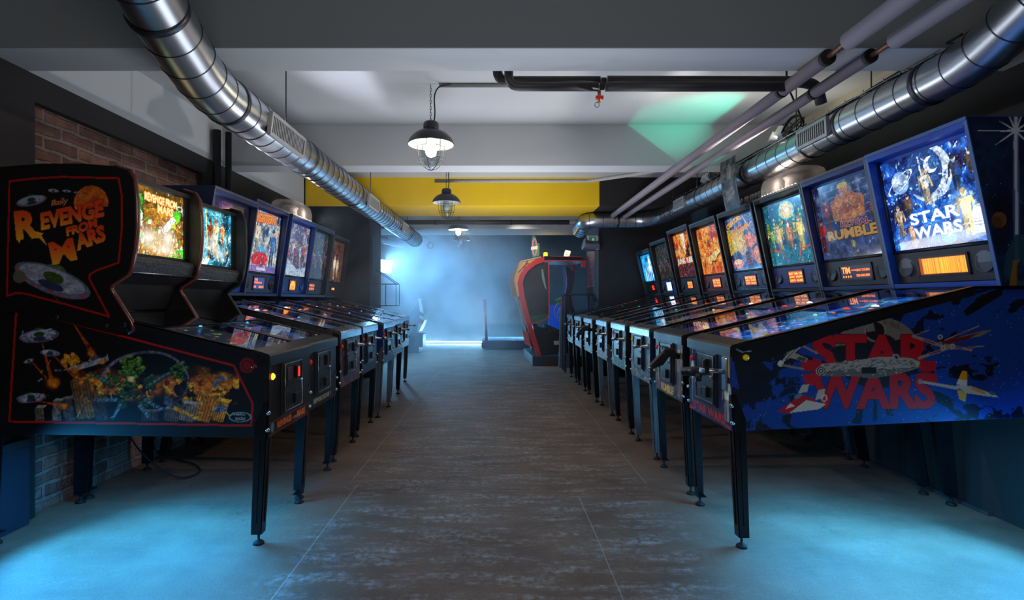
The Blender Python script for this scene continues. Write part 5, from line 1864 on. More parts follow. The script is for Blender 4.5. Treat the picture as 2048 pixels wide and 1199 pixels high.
pinball('pinball machine with a glaring cyan back glass and small red score window', 7.90, 1.055, 'R', dict(
    cab=mat('grey_blue_cabinet', (30, 40, 60), .4), bbm=mat('teal_grey_backbox', (40, 74, 92), .4), rail=BLACK, art='cyan', es=2.0, display='red', disp=(.12, .07), disp_x=.03, panel=(44, 54, 60),
    front=front_plain((34, 50, 66), None, seed=11), seed=33, speakers=False, zt=1.87, pf=[(20, 90, 160), (40, 140, 210), (20, 50, 90), (60, 160, 220)]))

LXX = -1.076
LK = dict(L=1.25, ub=.97, ut=.85, zb=1.185, us=.93, zt=1.95, z0=.52, z1=.915)
pinball('black pinball machine with orange lettering and flying saucers painted on its big flank', 2.835, LXX, 'L', dict(
    L=1.29, z0=.5015, z1=.885, st=.242, sb=.017, us=1.08, cab=CABBLK, rail=BLACK, rail_drop=.02, head='video', art='mars', es=1.35, display=None, front=front_mars, side_art=side_mars, head_art=head_mars,
    plunger=None, btn=mat('dark_red_button', (110, 16, 20), .3), start=AMBER, door_lit=REDLED, seed=41, leg=LEGBLK, rear_off=0.0, rear_kick=.02, door_x=.0,
    pf=[(30, 34, 50), (70, 60, 80), (40, 80, 90), (120, 60, 50)], pf_es=.5, us_glass=.49))
pinball('curved-head pinball machine with a cyan and white-hot screen, behind the saucer-painted one', 3.43, -1.10, 'L', dict(
    L=1.27, z0=.50, z1=.885, st=.242, sb=.017, us=1.05, cab=CABBLK, rail=BLACK, rail_drop=.02, head='video', head_dz=-.01, mold=BLACK, art='episode', es=1.5, display=None,
    front=front_plain((20, 20, 22), 'EPISODE I', (150, 140, 120), seed=3, th=.03), plunger=None, seed=44, leg=LEGBLK, rear_off=0.0, rear_kick=.02, pf=[(30, 50, 110), (60, 110, 160), (30, 30, 60), (120, 100, 60)]))
pinball('pinball machine with a purple back glass, a lone red-coated figure and a red score window', 4.15, -1.12, 'L', dict(LK, L=1.23,
    cab=CABBLK, bbm=mat('navy_grey_backbox', (34, 48, 84), .4), rail=STEEL, bar=STEEL, rail_drop=.05, art='purple', es=.55, display='redwide', disp=(.24, .09), panel=(20, 80, 170), panel_art=blue_panel,
    front=front_plain((24, 40, 60), None, edge=(110, 60, 60), bits=[(130, 60, 60), (40, 60, 80)], seed=13), seed=50, plunger='rod', pf=[(20, 60, 140), (60, 130, 190), (160, 60, 60), (20, 40, 90)], pf_es=.8))
pinball('pinball machine with an orange title over a red car shape on its back glass', 4.86, -1.14, 'L', dict(LK, L=1.22,
    cab=CABBLK, bbm=mat('navy_backbox_2', (28, 44, 96), .4), rail=STEEL, bar=STEEL, art='fighter', es=.9, display='spread', disp=(.22, .10), panel=(48, 60, 96), front=front_plain((26, 40, 54), None, seed=14), seed=53,
    zt=1.99, pf=[(30, 60, 120), (90, 90, 150), (60, 30, 50), (40, 90, 140)], spk=DARK))
pinball('blue pinball machine with a glowing clear dome topper in front of the wall relief', 5.60, -1.12, 'L', dict(LK, L=1.26,
    cab=mat('deep_blue_cabinet', (16, 42, 112), .4), bbm=mat('bright_navy_backbox', (34, 64, 140), .4), rail=STEEL, bar=STEEL, rail_drop=.09, art='winter', es=.75, display='house', disp=(.17, .10), panel=(30, 52, 110),
    spk=mat('blue_ring_grille', (40, 90, 180), .4), front=front_plain((30, 70, 130), None, seed=15), topper=.16, topper_bulbs=True, seed=57, leg=LEGCHR, plunger='rod', zt=1.98, pf=[(50, 70, 140), (110, 110, 170), (160, 60, 40), (40, 60, 110)]))
pinball('pinball machine with a dim brown-green back glass and orange score digits', 6.42, -1.17, 'L', dict(LK, L=1.24,
    cab=mat('slate_cabinet', (30, 44, 70), .4), bbm=mat('slate_backbox', (44, 54, 66), .4), rail=STEEL, bar=STEEL, art='dim', es=.28, display='score_tight', disp=(.20, .085), disp_x=-.1, panel=(40, 44, 50), speakers=False,
    front=front_plain((34, 60, 90), None, seed=16), seed=61, zt=2.0))
pinball('farthest pinball machine before the pier, two white-hot spots on its back glass', 7.40, -1.25, 'L', dict(LK, L=1.28,
    cab=mat('dusk_blue_cabinet', (30, 50, 90), .4), bbm=mat('brown_backbox', (50, 40, 38), .4), rail=STEEL, bar=STEEL, art='mansion', es=1.0, display='two', disp=(.14, .05), panel=(50, 48, 52), speakers=False,
    front=front_plain((34, 70, 120), None, seed=18), seed=66, zt=2.0, plunger='rod'))


# ------------------------------------------------------------------ ducts, pipes and cables under the ceiling
def rounded(pts, r=.15, n=5):
    P = [Vector(p) for p in pts]
    out = [P[0]]
    for i in range(1, len(P) - 1):
        a, b, c = P[i - 1], P[i], P[i + 1]
        d0, d1 = (a - b), (c - b)
        q0, q1 = b + d0.normalized() * min(r, d0.length * .45), b + d1.normalized() * min(r, d1.length * .45)
        for k in range(n + 1):
            t = k / n
            out.append(q0 * (1 - t) ** 2 + b * 2 * t * (1 - t) + q1 * t * t)
    out.append(P[-1])
    return out


def resample(pts, step):
    """points and directions every step metres along a path"""
    out, acc = [], 0.0
    for a, b in zip(pts[:-1], pts[1:]):
        d = (b - a).length
        t = step - acc
        while t < d:
            out.append((a + (b - a) * (t / d), (b - a).normalized()))
            t += step
        acc = d - (t - step)
    return out


def duct_pipe(label, pts, r, seams, ring, group=None, collars=(), bend=.22):
    root = thing('air_duct', label, 'air duct', tuple(pts[0]))
    off = Vector(pts[0])
    path = rounded(pts, bend, 6)
    path = [p - off for p in path]
    b = MB()
    b.tube(path, r, 40)
    b.mi = 1
    for p, d in resample(path, seams):
        b.tube([p - d * .004, p, p + d * .004], [r, r + ring, r], 40, cap=False)
    b.build('duct_pipe', [GALV, SEAM], root)
    for p, d in collars:
        q, d = Vector(p) - off, Vector(d).normalized()
        b = MB()
        b.tube([q - d * .016, q - d * .012, q + d * .012, q + d * .016], [r + .001, r + .006, r + .006, r + .001], 40, cap=False)
        b.build('coupling', SEAM, root)
    return root, off


ALU = mat('aluminium_slats', (170, 172, 174), .4, .4)


def grille(root, off, x, y0, y1, z, h, sx, tilt=0.0):
    b = MB()
    t = .012
    x0, x1 = sorted((x, x + sx * .022))
    c, s = math.cos(tilt), math.sin(tilt)
    b.box(x0, x1, y0 - .02, y1 + .02, z - h / 2 - .02, z - h / 2)
    b.box(x0, x1, y0 - .02, y1 + .02, z + h / 2, z + h / 2 + .02)
    b.box(x0, x1, y0 - .02, y0, z - h / 2, z + h / 2)
    b.box(x0, x1, y1, y1 + .02, z - h / 2, z + h / 2)
    b.mi = 1
    b.box(*sorted((x - sx * .02, x + sx * .006)), y0, y1, z - h / 2, z + h / 2)
    b.mi = 0
    n = int((y1 - y0) / .022)
    for k in range(1, n):
        y = y0 + (y1 - y0) * k / n
        b.box(x0, x1 - .003, y - .0040, y + .0040, z - h / 2, z + h / 2)
    cx = Vector((x, (y0 + y1) / 2, z))
    M = Matrix.Rotation(tilt, 4, 'Y')
    for v in b.bm.verts:
        v.co = M @ (v.co - cx) + cx - off
    b.build('vent_grille', [ALU, RUBBER], root)


def hanger(root, off, x, y, z0, z1):
    MB().tube([Vector((x, y, z0)) - off, Vector((x, y, z1)) - off], .004, 6).build('hanger_rod', DARK, root)


# left duct
LX, LZ = -1.42, 2.19
d1, o1 = duct_pipe('large galvanised spiral duct above the brick-side pinball row', [(-1.27, 1.45, 2.60), (-1.375, 2.17, 2.335), (LX, 2.66, LZ), (LX, 9.45, LZ)], .120, .135, .0035,
                   collars=[((LX, y, LZ), (0, 1, 0)) for y in (2.86, 3.96, 5.3, 6.9, 8.4, 9.35)] + [((-1.38, 2.21, 2.322), (-.05, .5, -.15))], bend=.18)
grille(d1, o1, LX + .114, 3.12, 3.62, LZ - .03, .095, 1, .12)
grille(d1, o1, LX + .114, 5.5, 5.9, LZ - .03, .095, 1, .12)
grille(d1, o1, LX + .114, 7.5, 7.85, LZ - .03, .095, 1, .12)
for y, zt_ in ((3.66, CEIL), (6.1, CEIL), (8.6, CEIL)):
    hanger(d1, o1, LX, y, LZ + .115, zt_)
hk = thing('hanging_hook', 'bent wire hook with a pale round ring at the duct end in the smoke', 'hook', (LX, 9.45, LZ))
MB().tube(rounded([(.04, -.03, .04), (.10, .10, .06), (.20, .15, .05), (.235, .15, -.030)], .05), .004, 6).build('wire', STEEL, hk)
MB().tube([(.235 + .05 * math.cos(a), .15, -.078 + .05 * math.sin(a)) for a in [k * math.pi / 10 for k in range(20)]], .008, 8, closed=True).build('ring', mat('pale_ring', (190, 200, 205), .4), hk)
# right duct
RDX, RDZ = 2.16, 2.232
d2, o2 = duct_pipe('galvanised spiral duct running over the tall-backbox row then turning across the far end', [(2.02, 1.55, 2.56), (2.10, 2.02, 2.36), (RDX, 2.46, RDZ), (RDX, 7.05, RDZ), (1.95, 7.38, RDZ), (1.30, 7.40, RDZ), (1.20, 7.50, RDZ - .01), (1.22, 8.1, RDZ - .05)], .105, .15, .0035,
                   collars=[((RDX, y, RDZ), (0, 1, 0)) for y in (2.72, 3.35, 3.74, 4.6, 5.7, 6.5)] + [((1.62, 7.39, RDZ), (1, 0, 0))], bend=.17)
grille(d2, o2, RDX - .100, 3.40, 3.70, RDZ + .0, .085, -1, -.05)
grille(d2, o2, RDX - .100, 6.0, 6.3, RDZ + .0, .085, -1, -.05)
for y in (2.92, 3.15, 3.94, 4.94, 5.9, 6.7):
    hanger(d2, o2, RDX, y, RDZ + .10, CEIL)
fx = thing('flexible_duct', 'short ribbed flexible duct in front of the right pier', 'air duct', (1.30, 8.25, 2.0))
b = MB()
pp, rr = [], []
for k in range(40):
    t = k / 39
    pp.append((t * .22, .02 * t, .11 * t * 0 - .02 * math.sin(3 * t)))
    rr.append(.085 + (.010 if k % 2 else 0))
b.tube(pp, rr, 24)
b.build('ribbed_hose', mat('foil_hose', (150, 156, 160), .35, .8), fx)
MB().box(.18, .235, -.05, .05, -.10, .10, .01).build('end_plate', STEEL, fx)


def pipe_thing(name, label, cat, segs, collars=(), m=PIPEGREY, group=None):
    root = thing(name, label, cat, tuple(segs[0][0][0]), group=group)
    off = Vector(segs[0][0][0])
    for pts, r, mm, nm in segs:
        MB().tube([Vector(p) - off for p in rounded(pts, .06, 5)], r, 18).build(nm, mm, root)
    for p, d, r in collars:
        q, d = Vector(p) - off, Vector(d).normalized()
        MB().tube([q - d * .012, q + d * .012], r, 18).build('collar', RUBBER, root)
    return root


YV = (0, 1, 0)
pipe_thing('insulated_pipe', 'upper grey insulated pipe running the length of the ceiling, nearer the lamps', 'pipe', [
    ([(1.56, 1.3, 2.30), (1.56, 2.42, 2.30)], .040, PIPEGREY, 'insulation'),
    ([(1.56, 2.40, 2.30), (1.56, 2.60, 2.295)], .013, COPPER, 'bare_pipe'),
    ([(1.56, 2.57, 2.295), (1.55, 6.9, 2.285), (1.55, 7.55, 2.285), (1.15, 7.92, 2.283), (1.05, 7.95, 2.283)], .034, PIPEGREY, 'insulation'),
    ([(1.05, 7.95, 2.283), (-1.6, 7.95, 2.283)], .034, PIPEDARK, 'insulation')],
    [((1.56, 2.58, 2.295), YV, .037), ((1.555, 2.98, 2.291), YV, .0365), ((.20, 7.95, 2.283), (1, 0, 0), .038), ((-.9, 7.95, 2.283), (1, 0, 0), .038)])
pipe_thing('insulated_pipe', 'lower grey insulated pipe beside the wall duct, parallel to the upper one', 'pipe', [
    ([(1.72, 1.3, 2.275), (1.72, 2.36, 2.272)], .036, PIPEGREY, 'insulation'),
    ([(1.72, 2.34, 2.272), (1.715, 2.52, 2.27)], .012, COPPER, 'bare_pipe'),
    ([(1.715, 2.50, 2.27), (1.70, 6.9, 2.262), (1.70, 7.62, 2.262), (1.28, 8.02, 2.25), (1.18, 8.05, 2.25), (.9, 8.05, 2.25)], .030, PIPEGREY, 'insulation')],
    [((1.715, 2.51, 2.27), YV, .033), ((1.71, 2.95, 2.267), YV, .0325), ((1.706, 1.95, 2.273), YV, .038)])
pipe_thing('heating_pipe', 'upper dark pipe with flaking white paint crossing behind the first beam', 'pipe', [
    ([(.0, 2.98, 2.70), (.0, 2.98, 2.345), (.56, 2.98, 2.345)], .027, PIPEDARK, 'pipe_run'),
    ([(.60, 2.98, 2.345), (1.66, 2.985, 2.345), (1.76, 3.0, 2.33), (1.80, 3.03, 2.24)], .029, PIPEDARK, 'pipe_run')],
    [((.58, 2.98, 2.345), (1, 0, 0), .020)])
pipe_thing('heating_pipe', 'lower dark pipe crossing behind the first beam, with the red tap on it', 'pipe', [
    ([(.06, 2.92, 2.70), (.06, 2.92, 2.292), (.54, 2.92, 2.292)], .024, PIPEDARK, 'pipe_run'),
    ([(.58, 2.92, 2.292), (1.58, 2.92, 2.292)], .026, PIPEDARK, 'pipe_run')],
    [((.56, 2.92, 2.292), (1, 0, 0), .018)])
vt = thing('drain_tap', 'small red-handled drain tap hanging from the dark pipes', 'tap', (.545, 2.92, 2.27))
MB().tube([(0, 0, 0), (0, 0, -.06)], .009, 10).build('tap_body', mat('brass', (170, 140, 90), .4, .8), vt)
MB().box(-.02, .022, -.012, .012, -.045, -.028, .003).build('tap_handle', REDBTN, vt)
MB().tube([(.012 * math.cos(a) - .012, 0, -.075 + .014 * math.sin(a)) for a in [k * .5236 for k in range(12)]], .002, 6, closed=True).build('wire_loop', COPPER, vt)
cd = pipe_thing('cable_conduit', 'thin pale cable duct along the ceiling leading to the first hanging lamp', 'conduit', [
    ([(-.42, 3.93, 2.695), (2.1, 3.93, 2.695)], .013, mat('aged_white_conduit', (150, 148, 142), .6), 'conduit_run')])
pipe_thing('ceiling_pipe', 'chalky white pipe across the ceiling before the yellow beam', 'pipe', [
    ([(-.75, 6.5, 2.57), (1.1, 6.5, 2.57), (1.55, 6.1, 2.56), (2.3, 5.4, 2.55)], .022, mat('chalky_pipe', (168, 164, 158), .7, var=.25, scale=12), 'pipe_run')])
pipe_thing('riser_pipe', 'pair of dark vertical riser pipes beside the bare brick', 'pipe', [
    ([(-2.40, 4.66, 0.0), (-2.40, 4.66, 2.60)], .034, mat('riser_black', (24, 24, 26), .5), 'pipe_run'),
    ([(-2.33, 4.72, 0.0), (-2.33, 4.72, 2.60)], .026, mat('riser_black', (24, 24, 26), .5), 'pipe_run')])
tag(MB().tube([(-2.42, 5.12, 1.4), (-2.42, 5.12, 2.12)], .014, 12).build('wall_conduit', mat('white_conduit', (196, 196, 192), .5)), 'short white conduit on the black wall behind the curved-head machines', 'conduit')
tag(MB().tube(rounded([(-2.44, 1.6, 2.1), (-2.36, 1.95, 2.1), (-2.30, 2.3, 2.1), (-2.36, 2.36, 2.1), (-2.46, 2.36, 2.1)], .1), .035, 14).build('wall_pipe', PIPEDARK), 'short bent grey pipe end high on the wall over the brick-side row', 'pipe')
tag(MB().tube([(2.60, 4.9, 1.7), (2.60, 4.9, 2.3)], .014, 12).build('wall_conduit', mat('grey_conduit', (120, 124, 126), .5)), 'grey conduit on the black wall beside the raised wall letters', 'conduit')
# cable tray and loose cables along the right duct
tray = thing('cable_tray', 'wire cable tray lying along the top of the wall duct', 'cable tray', (RDX, 2.6, RDZ + .11))
for s in (-.05, .05):
    MB().tube([(s, 0, .0), (s, 4.2, .0)], .003, 5).build('tray_rail', STEEL, tray)
for k in range(26):
    y = .05 + k * .165
    if k == 0:
        hoop = MB().tube([(-.05, 0, .02), (-.05, 0, 0), (.05, 0, 0), (.05, 0, .02)], .0025, 5).build('tray_rung', STEEL, tray)
        hoop.location = (0, y, 0)
    else:
        h2 = hoop.copy()
        COL.objects.link(h2)
        h2.location = (0, y, 0)
rn = random.Random(5)
for i, (dx, lab) in enumerate(((-.03, 'black power cable looping loosely along the inner side of the cable tray'), (.01, 'black power cable drooping along the middle of the cable tray'), (.04, 'thin black cable along the wall side of the cable tray'))):
    pts = []
    for k in range(30):
        y = 2.5 + k * .15
        pts.append((RDX + dx + rn.uniform(-.01, .01), y, RDZ + .125 + .012 * math.sin(y * 3 + i * 2) + .01 * i))
    tag(MB().tube(pts, .006, 6).build('power_cable', RUBBER), lab, 'cable')
for i, (y, lab) in enumerate(((3.95, 'tangle of black leads by the grey boxes over the tall duct vent'), (5.35, 'tangle of black leads on the duct above the poster'))):
    cb = thing('cable_bundle', lab, 'cable', (RDX - .02, y, RDZ + .14))
    for q in range(6):
        a0 = rn.uniform(0, 6)
        pts = [(.05 * math.cos(a0 + k * .6) + .01 * q - .02, .10 * math.sin(a0 + k * .6) + rn.uniform(-.02, .02), .045 + .04 * math.sin(k * .9 + q)) for k in range(9)]
        MB().tube(rounded(pts, .02, 3), .005, 6).build('lead', RUBBER, cb)
    for dx, dy, rz in ((-.03, .12, .4), (-.02, .26, -.3)):
        o = MB().box(-.035, .035, -.045, .045, 0, .085, .004).build('junction_box', mat('pale_grey_plastic', (150, 152, 150), .5), cb)
        o.location = (dx, dy, -.015)
        o.rotation_euler = (.3, .4, rz)
tag(MB().tube(rounded([(1.78, 3.35, 2.70), (1.80, 3.4, 2.5), (1.98, 3.6, 2.42), (2.10, 3.75, 2.37)], .1), .006, 6).build('power_cable', RUBBER), 'single black cable dropping from the ceiling to the wall duct', 'cable')
for i, (y, lab) in enumerate(((2.98, 'slack hanging chain over the wall duct'),)):
    ch = thing('chain', lab, 'chain', (RDX - .12, y, 2.70))
    for k in range(12):
        b = MB().tube([(.006 * math.cos(a), 0, .013 * math.sin(a)) for a in [j * .785 for j in range(8)]], .002, 5, closed=True)
        o = b.build('chain_link', STEEL, ch)
        o.location = (.004 * k, 0, -.022 * k - .012)
        o.rotation_euler = (0, 0, (k % 2) * 1.57)


# ------------------------------------------------------------------ hanging lamps
ENAMEL = mat('dark_enamel', (44, 44, 48), .35, .2)
ENAMELW = mat('white_enamel', (225, 222, 214), .5)


def cage_lamp(x, y, zc, label, lit, ceil=CEIL):
    root = thing('cage_lamp', label, 'pendant lamp', (x, y, zc), group='caged enamel lamps down the middle of the ceiling')
    top = ceil - zc
    MB().lathe([(.052, .0), (.056, .01), (.056, .055), (.046, .068), (.0, .070)], (0, 0, .03), seg=24, cap=False).build('cap', ENAMEL, root)
    b = MB()
    prof = [(.050, .045), (.080, .032), (.120, .010), (.150, -.022), (.164, -.055), (.166, -.062)]
    b.lathe(prof, seg=40, cap=False)
    sh = b.build('shade', ENAMEL, root)
    MB().lathe([(r - .004, z - .003) for r, z in prof], seg=40, cap=False).build('shade_lining', ENAMELW, sh)
    MB().lathe([(.066, .0), (.070, -.05), (.069, -.13), (.058, -.19), (.035, -.222), (0, -.232)], seg=28, cap=False).build('glass_jar', CLEAR, root)
    MB().lathe([(.020, .0), (.024, -.04), (.036, -.075), (.042, -.105), (.034, -.140), (0, -.158)], seg=18, cap=False).build('bulb', mat_emit('lit_bulb', (255, 238, 206), 60.0) if lit else mat('cold_bulb', (200, 205, 210), .2), root)
    for k in range(6):
        a = k * math.pi / 3 + .3
        pts = [(r * math.cos(a), r * math.sin(a), z) for r, z in ((.100, -.045), (.098, -.09), (.094, -.14), (.080, -.19), (.050, -.232), (.004, -.248))]
        MB().tube(rounded(pts, .03, 2), .0024, 5).build('cage_wire', ENAMEL, root)
    for r, z in ((.098, -.085), (.088, -.165)):
        MB().tube([(r * math.cos(a), r * math.sin(a), z) for a in [j * math.pi / 14 for j in range(28)]], .0024, 5, closed=True).build('cage_ring', ENAMEL, root)
    n = int((top - .10) / .022)
    ln = None
    for k in range(n):
        if ln is None:
            ln = MB().tube([(.006 * math.cos(a), 0, .014 * math.sin(a)) for a in [j * .785 for j in range(8)]], .002, 5, closed=True).build('chain_link', ENAMEL, root)
            o = ln
        else:
            o = ln.copy()
            COL.objects.link(o)
        o.location = (-.002, 0, .112 + .022 * k)
        o.rotation_euler = (0, 0, (k % 2) * 1.57)
    MB().tube(rounded([(.02, 0, .09), (.03, 0, .16), (.02, 0, top - .09), (.055, 0, top - .02), (.14, 0, top - .012)], .06, 5), .005, 7).build('flex_cable', RUBBER, root)
    if lit:
        l = light('lamp_light', 'POINT', (x, y, zc - .10), lit, (1.0, .80, .58), size=.03)
    return root


cage_lamp(-.478, 3.92, 2.330, 'lit cage lamp nearest the camera, hanging before the second beam', 55)
cage_lamp(-.59, 6.30, 2.335, 'unlit cage lamp hanging in front of the yellow beam', 0)
cage_lamp(-.64, 8.90, 2.36, 'small lit cage lamp just past the yellow beam', 45)
cage_lamp(-.70, 10.6, 2.37, 'unlit cage lamp hanging in the smoke behind the others', 0, 3.1)


# ------------------------------------------------------------------ signs, poster, lettering, relief
def sign(label, corner, S, w, h, bg, fg, lines, seed, thick, name='wall_sign'):
    root = thing(name, label, 'sign', corner)
    T = (0, 0, 1)
    N = Vector(S).cross(Vector(T)) * 1
    b = MB()
    Sv = Vector(S)
    b.plate([(0, 0, 0), tuple(Sv * w), tuple(Sv * w + Vector((0, 0, h))), (0, 0, h)], tuple(-N * thick))
    b.build('board', mat('sign_back', (40, 40, 44), .6), root)
    c = Canvas(w, h, .005, bg=bg)
    c.path([(.015, .015), (w - .015, .015), (w - .015, h - .015), (.015, h - .015)], .006, fg, closed=True, a=.7)
    y = h * .86
    for ln in lines:
        if ln:
            tw = min(w * .84, .013 * len(ln) * w / .3)
            c.text(ln, (w - tw) / 2, y, h * .028, fg, w=tw, bold=.02)
        y -= h * .058
    c.mesh('print', tuple(N * .001), S, T, PRINT, root)
    return root


LINES = ['V', '', '= = = = = =', '= = =', '', '= = = = =', '= = = =', '', '= = = =', '= = =', '', '= = =']
sign('tall blue-violet rules sign with pale lines on the brick-side pier', (-1.890, 8.80, 1.50), (0, -1, 0), .60, .60, (66, 66, 120), (196, 200, 220), LINES, 1, .004)
sg = sign('tall maroon rules sign with pale lines on the pier beside the dinosaur ride', (1.535, 9.30, 1.36), (0, -1, 0), .70, .60, (104, 34, 52), (206, 170, 190), LINES, 2, .004)
ex = thing('exit_sign', 'small white and green emergency exit box above the maroon sign', 'sign', (1.42, 8.22, 2.05))
MB().box(-.07, .09, -.03, .03, -.07, .07, .006).build('housing', mat('white_plastic', (206, 210, 212), .4), ex)
c = Canvas(.11, .10, .004, bg=(60, 120, 96))
figure(c, .06, .012, .075, (225, 236, 230), head=(225, 236, 230))
c.mesh('pictogram', (-.045, -.0315, -.05), (1, 0, 0), (0, 0, 1), mat_art('dim_sign', .25), ex)
# relief tile on the black wall
rl = thing('wall_relief', 'square dark relief tile of interlaced curves high on the pier wall', 'relief', (-2.68, 8.095, 2.28))
MB().box(0, .25, -.012, 0, 0, .21, .003).build('tile', mat('relief_tile', (84, 76, 70), .5), rl)
for k, (cx, cz, r) in enumerate(((.08, .13, .05), (.16, .13, .05), (.12, .08, .055))):
    MB().tube([(cx + r * math.cos(a), -.014, cz + r * .8 * math.sin(a)) for a in [j * .45 for j in range(11)]], .010, 8).build('curve_ornament', mat('relief_bronze', (150, 134, 118), .4, .3), rl)
# poster hanging over the duct
po = thing('poster', 'long dark grey poster hanging down over the wall duct', 'poster', (2.045, 4.58, 1.93))
c = Canvas(.27, .44, .0045)
nebula(c, [(16, 18, 20), (50, 54, 56), (96, 98, 96), (24, 26, 28)], .07, 4)
figure(c, .13, .14, .28, (110, 108, 104), head=(130, 120, 110))
c.text('CREATURE', .05, .13, .030, (150, 110, 110), w=.14, rot=.35)
c.text('LAGOON', .05, .08, .034, (156, 130, 80), w=.16, rot=.35)
V = []
for o in (0,):
    pr = c.mesh('poster_print', (0, 0, 0), (0.0, 1.0, 0), (0, 0, 1), PRINT, po)
    for v in pr.data.vertices:          # the sheet bends over the duct
        v.co = (-.012 - .05 * math.sin(min(1, max(0, v.co.z / .44)) * 1.8) + (.02 * math.sin(v.co.y * 9)), .27 - v.co.y, v.co.z)
    sol = pr.modifiers.new('thickness', 'SOLIDIFY')
    sol.thickness = .002
# FLIPPERY cut-out letters
ft = thing('wall_lettering', 'row of small dark raised letters high on the black wall', 'lettering', (2.632, 5.90, 2.17))
LETM = mat('outlined_letters', (214, 208, 198), .5)


def letters(s, parent, x0, size, m, depth=.012, gap=.012, name='letter', bold=.01):
    """solid letters side by side along local +x, standing up in local z"""
    x = x0
    for chh in s:
        if chh == ' ':
            x += size * .4
            continue
        cu = bpy.data.curves.new('letter', 'FONT')
        cu.body = chh
        cu.size = size
        cu.extrude = depth / 2
        cu.offset = bold
        tmp = bpy.data.objects.new('letter_tmp', cu)
        COL.objects.link(tmp)
        me = bpy.data.meshes.new_from_object(tmp.evaluated_get(bpy.context.evaluated_depsgraph_get()))
        bpy.data.objects.remove(tmp)
        xs = [v.co.x for v in me.vertices]
        mn, mxx = min(xs), max(xs)
        for v in me.vertices:
            v.co = (v.co.x - mn, -v.co.z, v.co.y)
        me.materials.clear()
        me.materials.append(m)
        o = bpy.data.objects.new(name, me)
        COL.objects.link(o)
        o.parent = parent
        o.location = (x, 0, 0)
        x += mxx - mn + gap
    return x


ft.rotation_euler = (0, 0, math.radians(-90))
letters('8 FLIPPERY', ft, 0, .090, LETM, gap=.008)

# ------------------------------------------------------------------ back room: rides, platform, fittings
K = 1090.0


def at(px, py, y):
    return Vector(((px - 995) * y / K, y, H - (py - 600) * y / K))


def P2(pts, y):
    return [((px - 995) * y / K, H - (py - 600) * y / K) for px, py in pts]


RIDE_RED = mat('ride_red', (206, 40, 48), .35)
RIDE_YEL = mat('ride_ochre', (240, 184, 92), .45, var=.15)
RIDE_BLK = mat('ride_black', (18, 20, 22), .45)
RIDE_GREEN = mat('ride_green', (16, 84, 54), .45, var=.4, scale=14)
RIDE_PINK = mat('ride_pale_red', (196, 110, 120), .4)


def band(b, path, wdt, y0, y1):
    """flat bar of constant width following an outline in the x-z plane, between depths y0 and y1"""
    P = [Vector((p[0], 0, p[1])) for p in path]
    L_, R_ = [], []
    for i in range(len(P)):
        t = (P[min(i + 1, len(P) - 1)] - P[max(i - 1, 0)]).normalized()
        n = Vector((-t.z, 0, t.x))
        L_.append(P[i] + n * wdt / 2)
        R_.append(P[i] - n * wdt / 2)
    for i in range(len(P) - 1):
        q = [L_[i], L_[i + 1], R_[i + 1], R_[i]]
        b.plate([(v.x, y0, v.z) for v in q], (0, y1 - y0, 0))


ride = thing('arcade_ride', 'tall enclosed red and ochre dinosaur arcade ride with a black bench, in the smoke', 'arcade machine', (0, 0, 0))
y0 = 9.62
bse = MB()
bse.prism([(.61, 9.5), (2.05, 9.5), (2.05, 11.1), (.53, 11.1)], 0, .17, 'z', .01)
bse.build('base', mat('ride_base', (38, 40, 42), .5), ride)
fpx = [(1078, 711), (1057, 645), (1044, 592), (1040, 566), (1044, 551), (1054, 537), (1070, 525), (1086, 519), (1104, 517), (1162, 518), (1168, 524), (1168, 534)]
for yy in (y0, 10.85):
    fb = MB()
    sc_ = y0
    band(fb, P2(fpx, sc_), .085, yy, yy + .06)
    fb.build('side_frame', RIDE_RED, ride)
blk = [(1050, 566), (1054, 552), (1066, 538), (1082, 528), (1097, 524), (1097, 632), (1090, 638), (1064, 645)]
for yy in (y0 + .02, 10.85):
    o = MB().prism(P2(blk, y0), yy, yy + .03, 'y').build('side_panel', RIDE_BLK, ride)
    if yy < 10:
        tb = MB()
        band(tb, P2([(1097, 522), (1098, 575), (1098, 630), (1092, 638), (1062, 648)], y0), .018, yy - .025, yy)
        tb.build('panel_edge', RIDE_RED, o)
        MB().prism(P2([(1060, 632), (1097, 627), (1096, 634), (1088, 640), (1063, 646)], y0), yy - .012, yy - .001, 'y').build('green_strip', RIDE_GREEN, o)
        MB().prism(P2([(1083, 539), (1086, 538), (1090, 560), (1094, 580), (1090, 576), (1084, 556)], y0), yy - .006, yy - .001, 'y').build('pale_scratch_decal', mat('pale_decal', (120, 150, 150), .5), o)
# monitor housing between the sides
MB().prism(P2([(1046, 566), (1052, 546), (1070, 530), (1090, 522), (1092, 560), (1080, 600), (1078, 636), (1056, 645)], y0), y0 + .05, 10.85, 'y').build('monitor_housing', RIDE_BLK, ride)
MB().prism(P2([(1088, 512), (1172, 514), (1172, 521), (1088, 521)], y0), y0 + .0, 10.9, 'y', .005).build('roof', mat('ride_dark_red', (120, 30, 40), .4), ride)
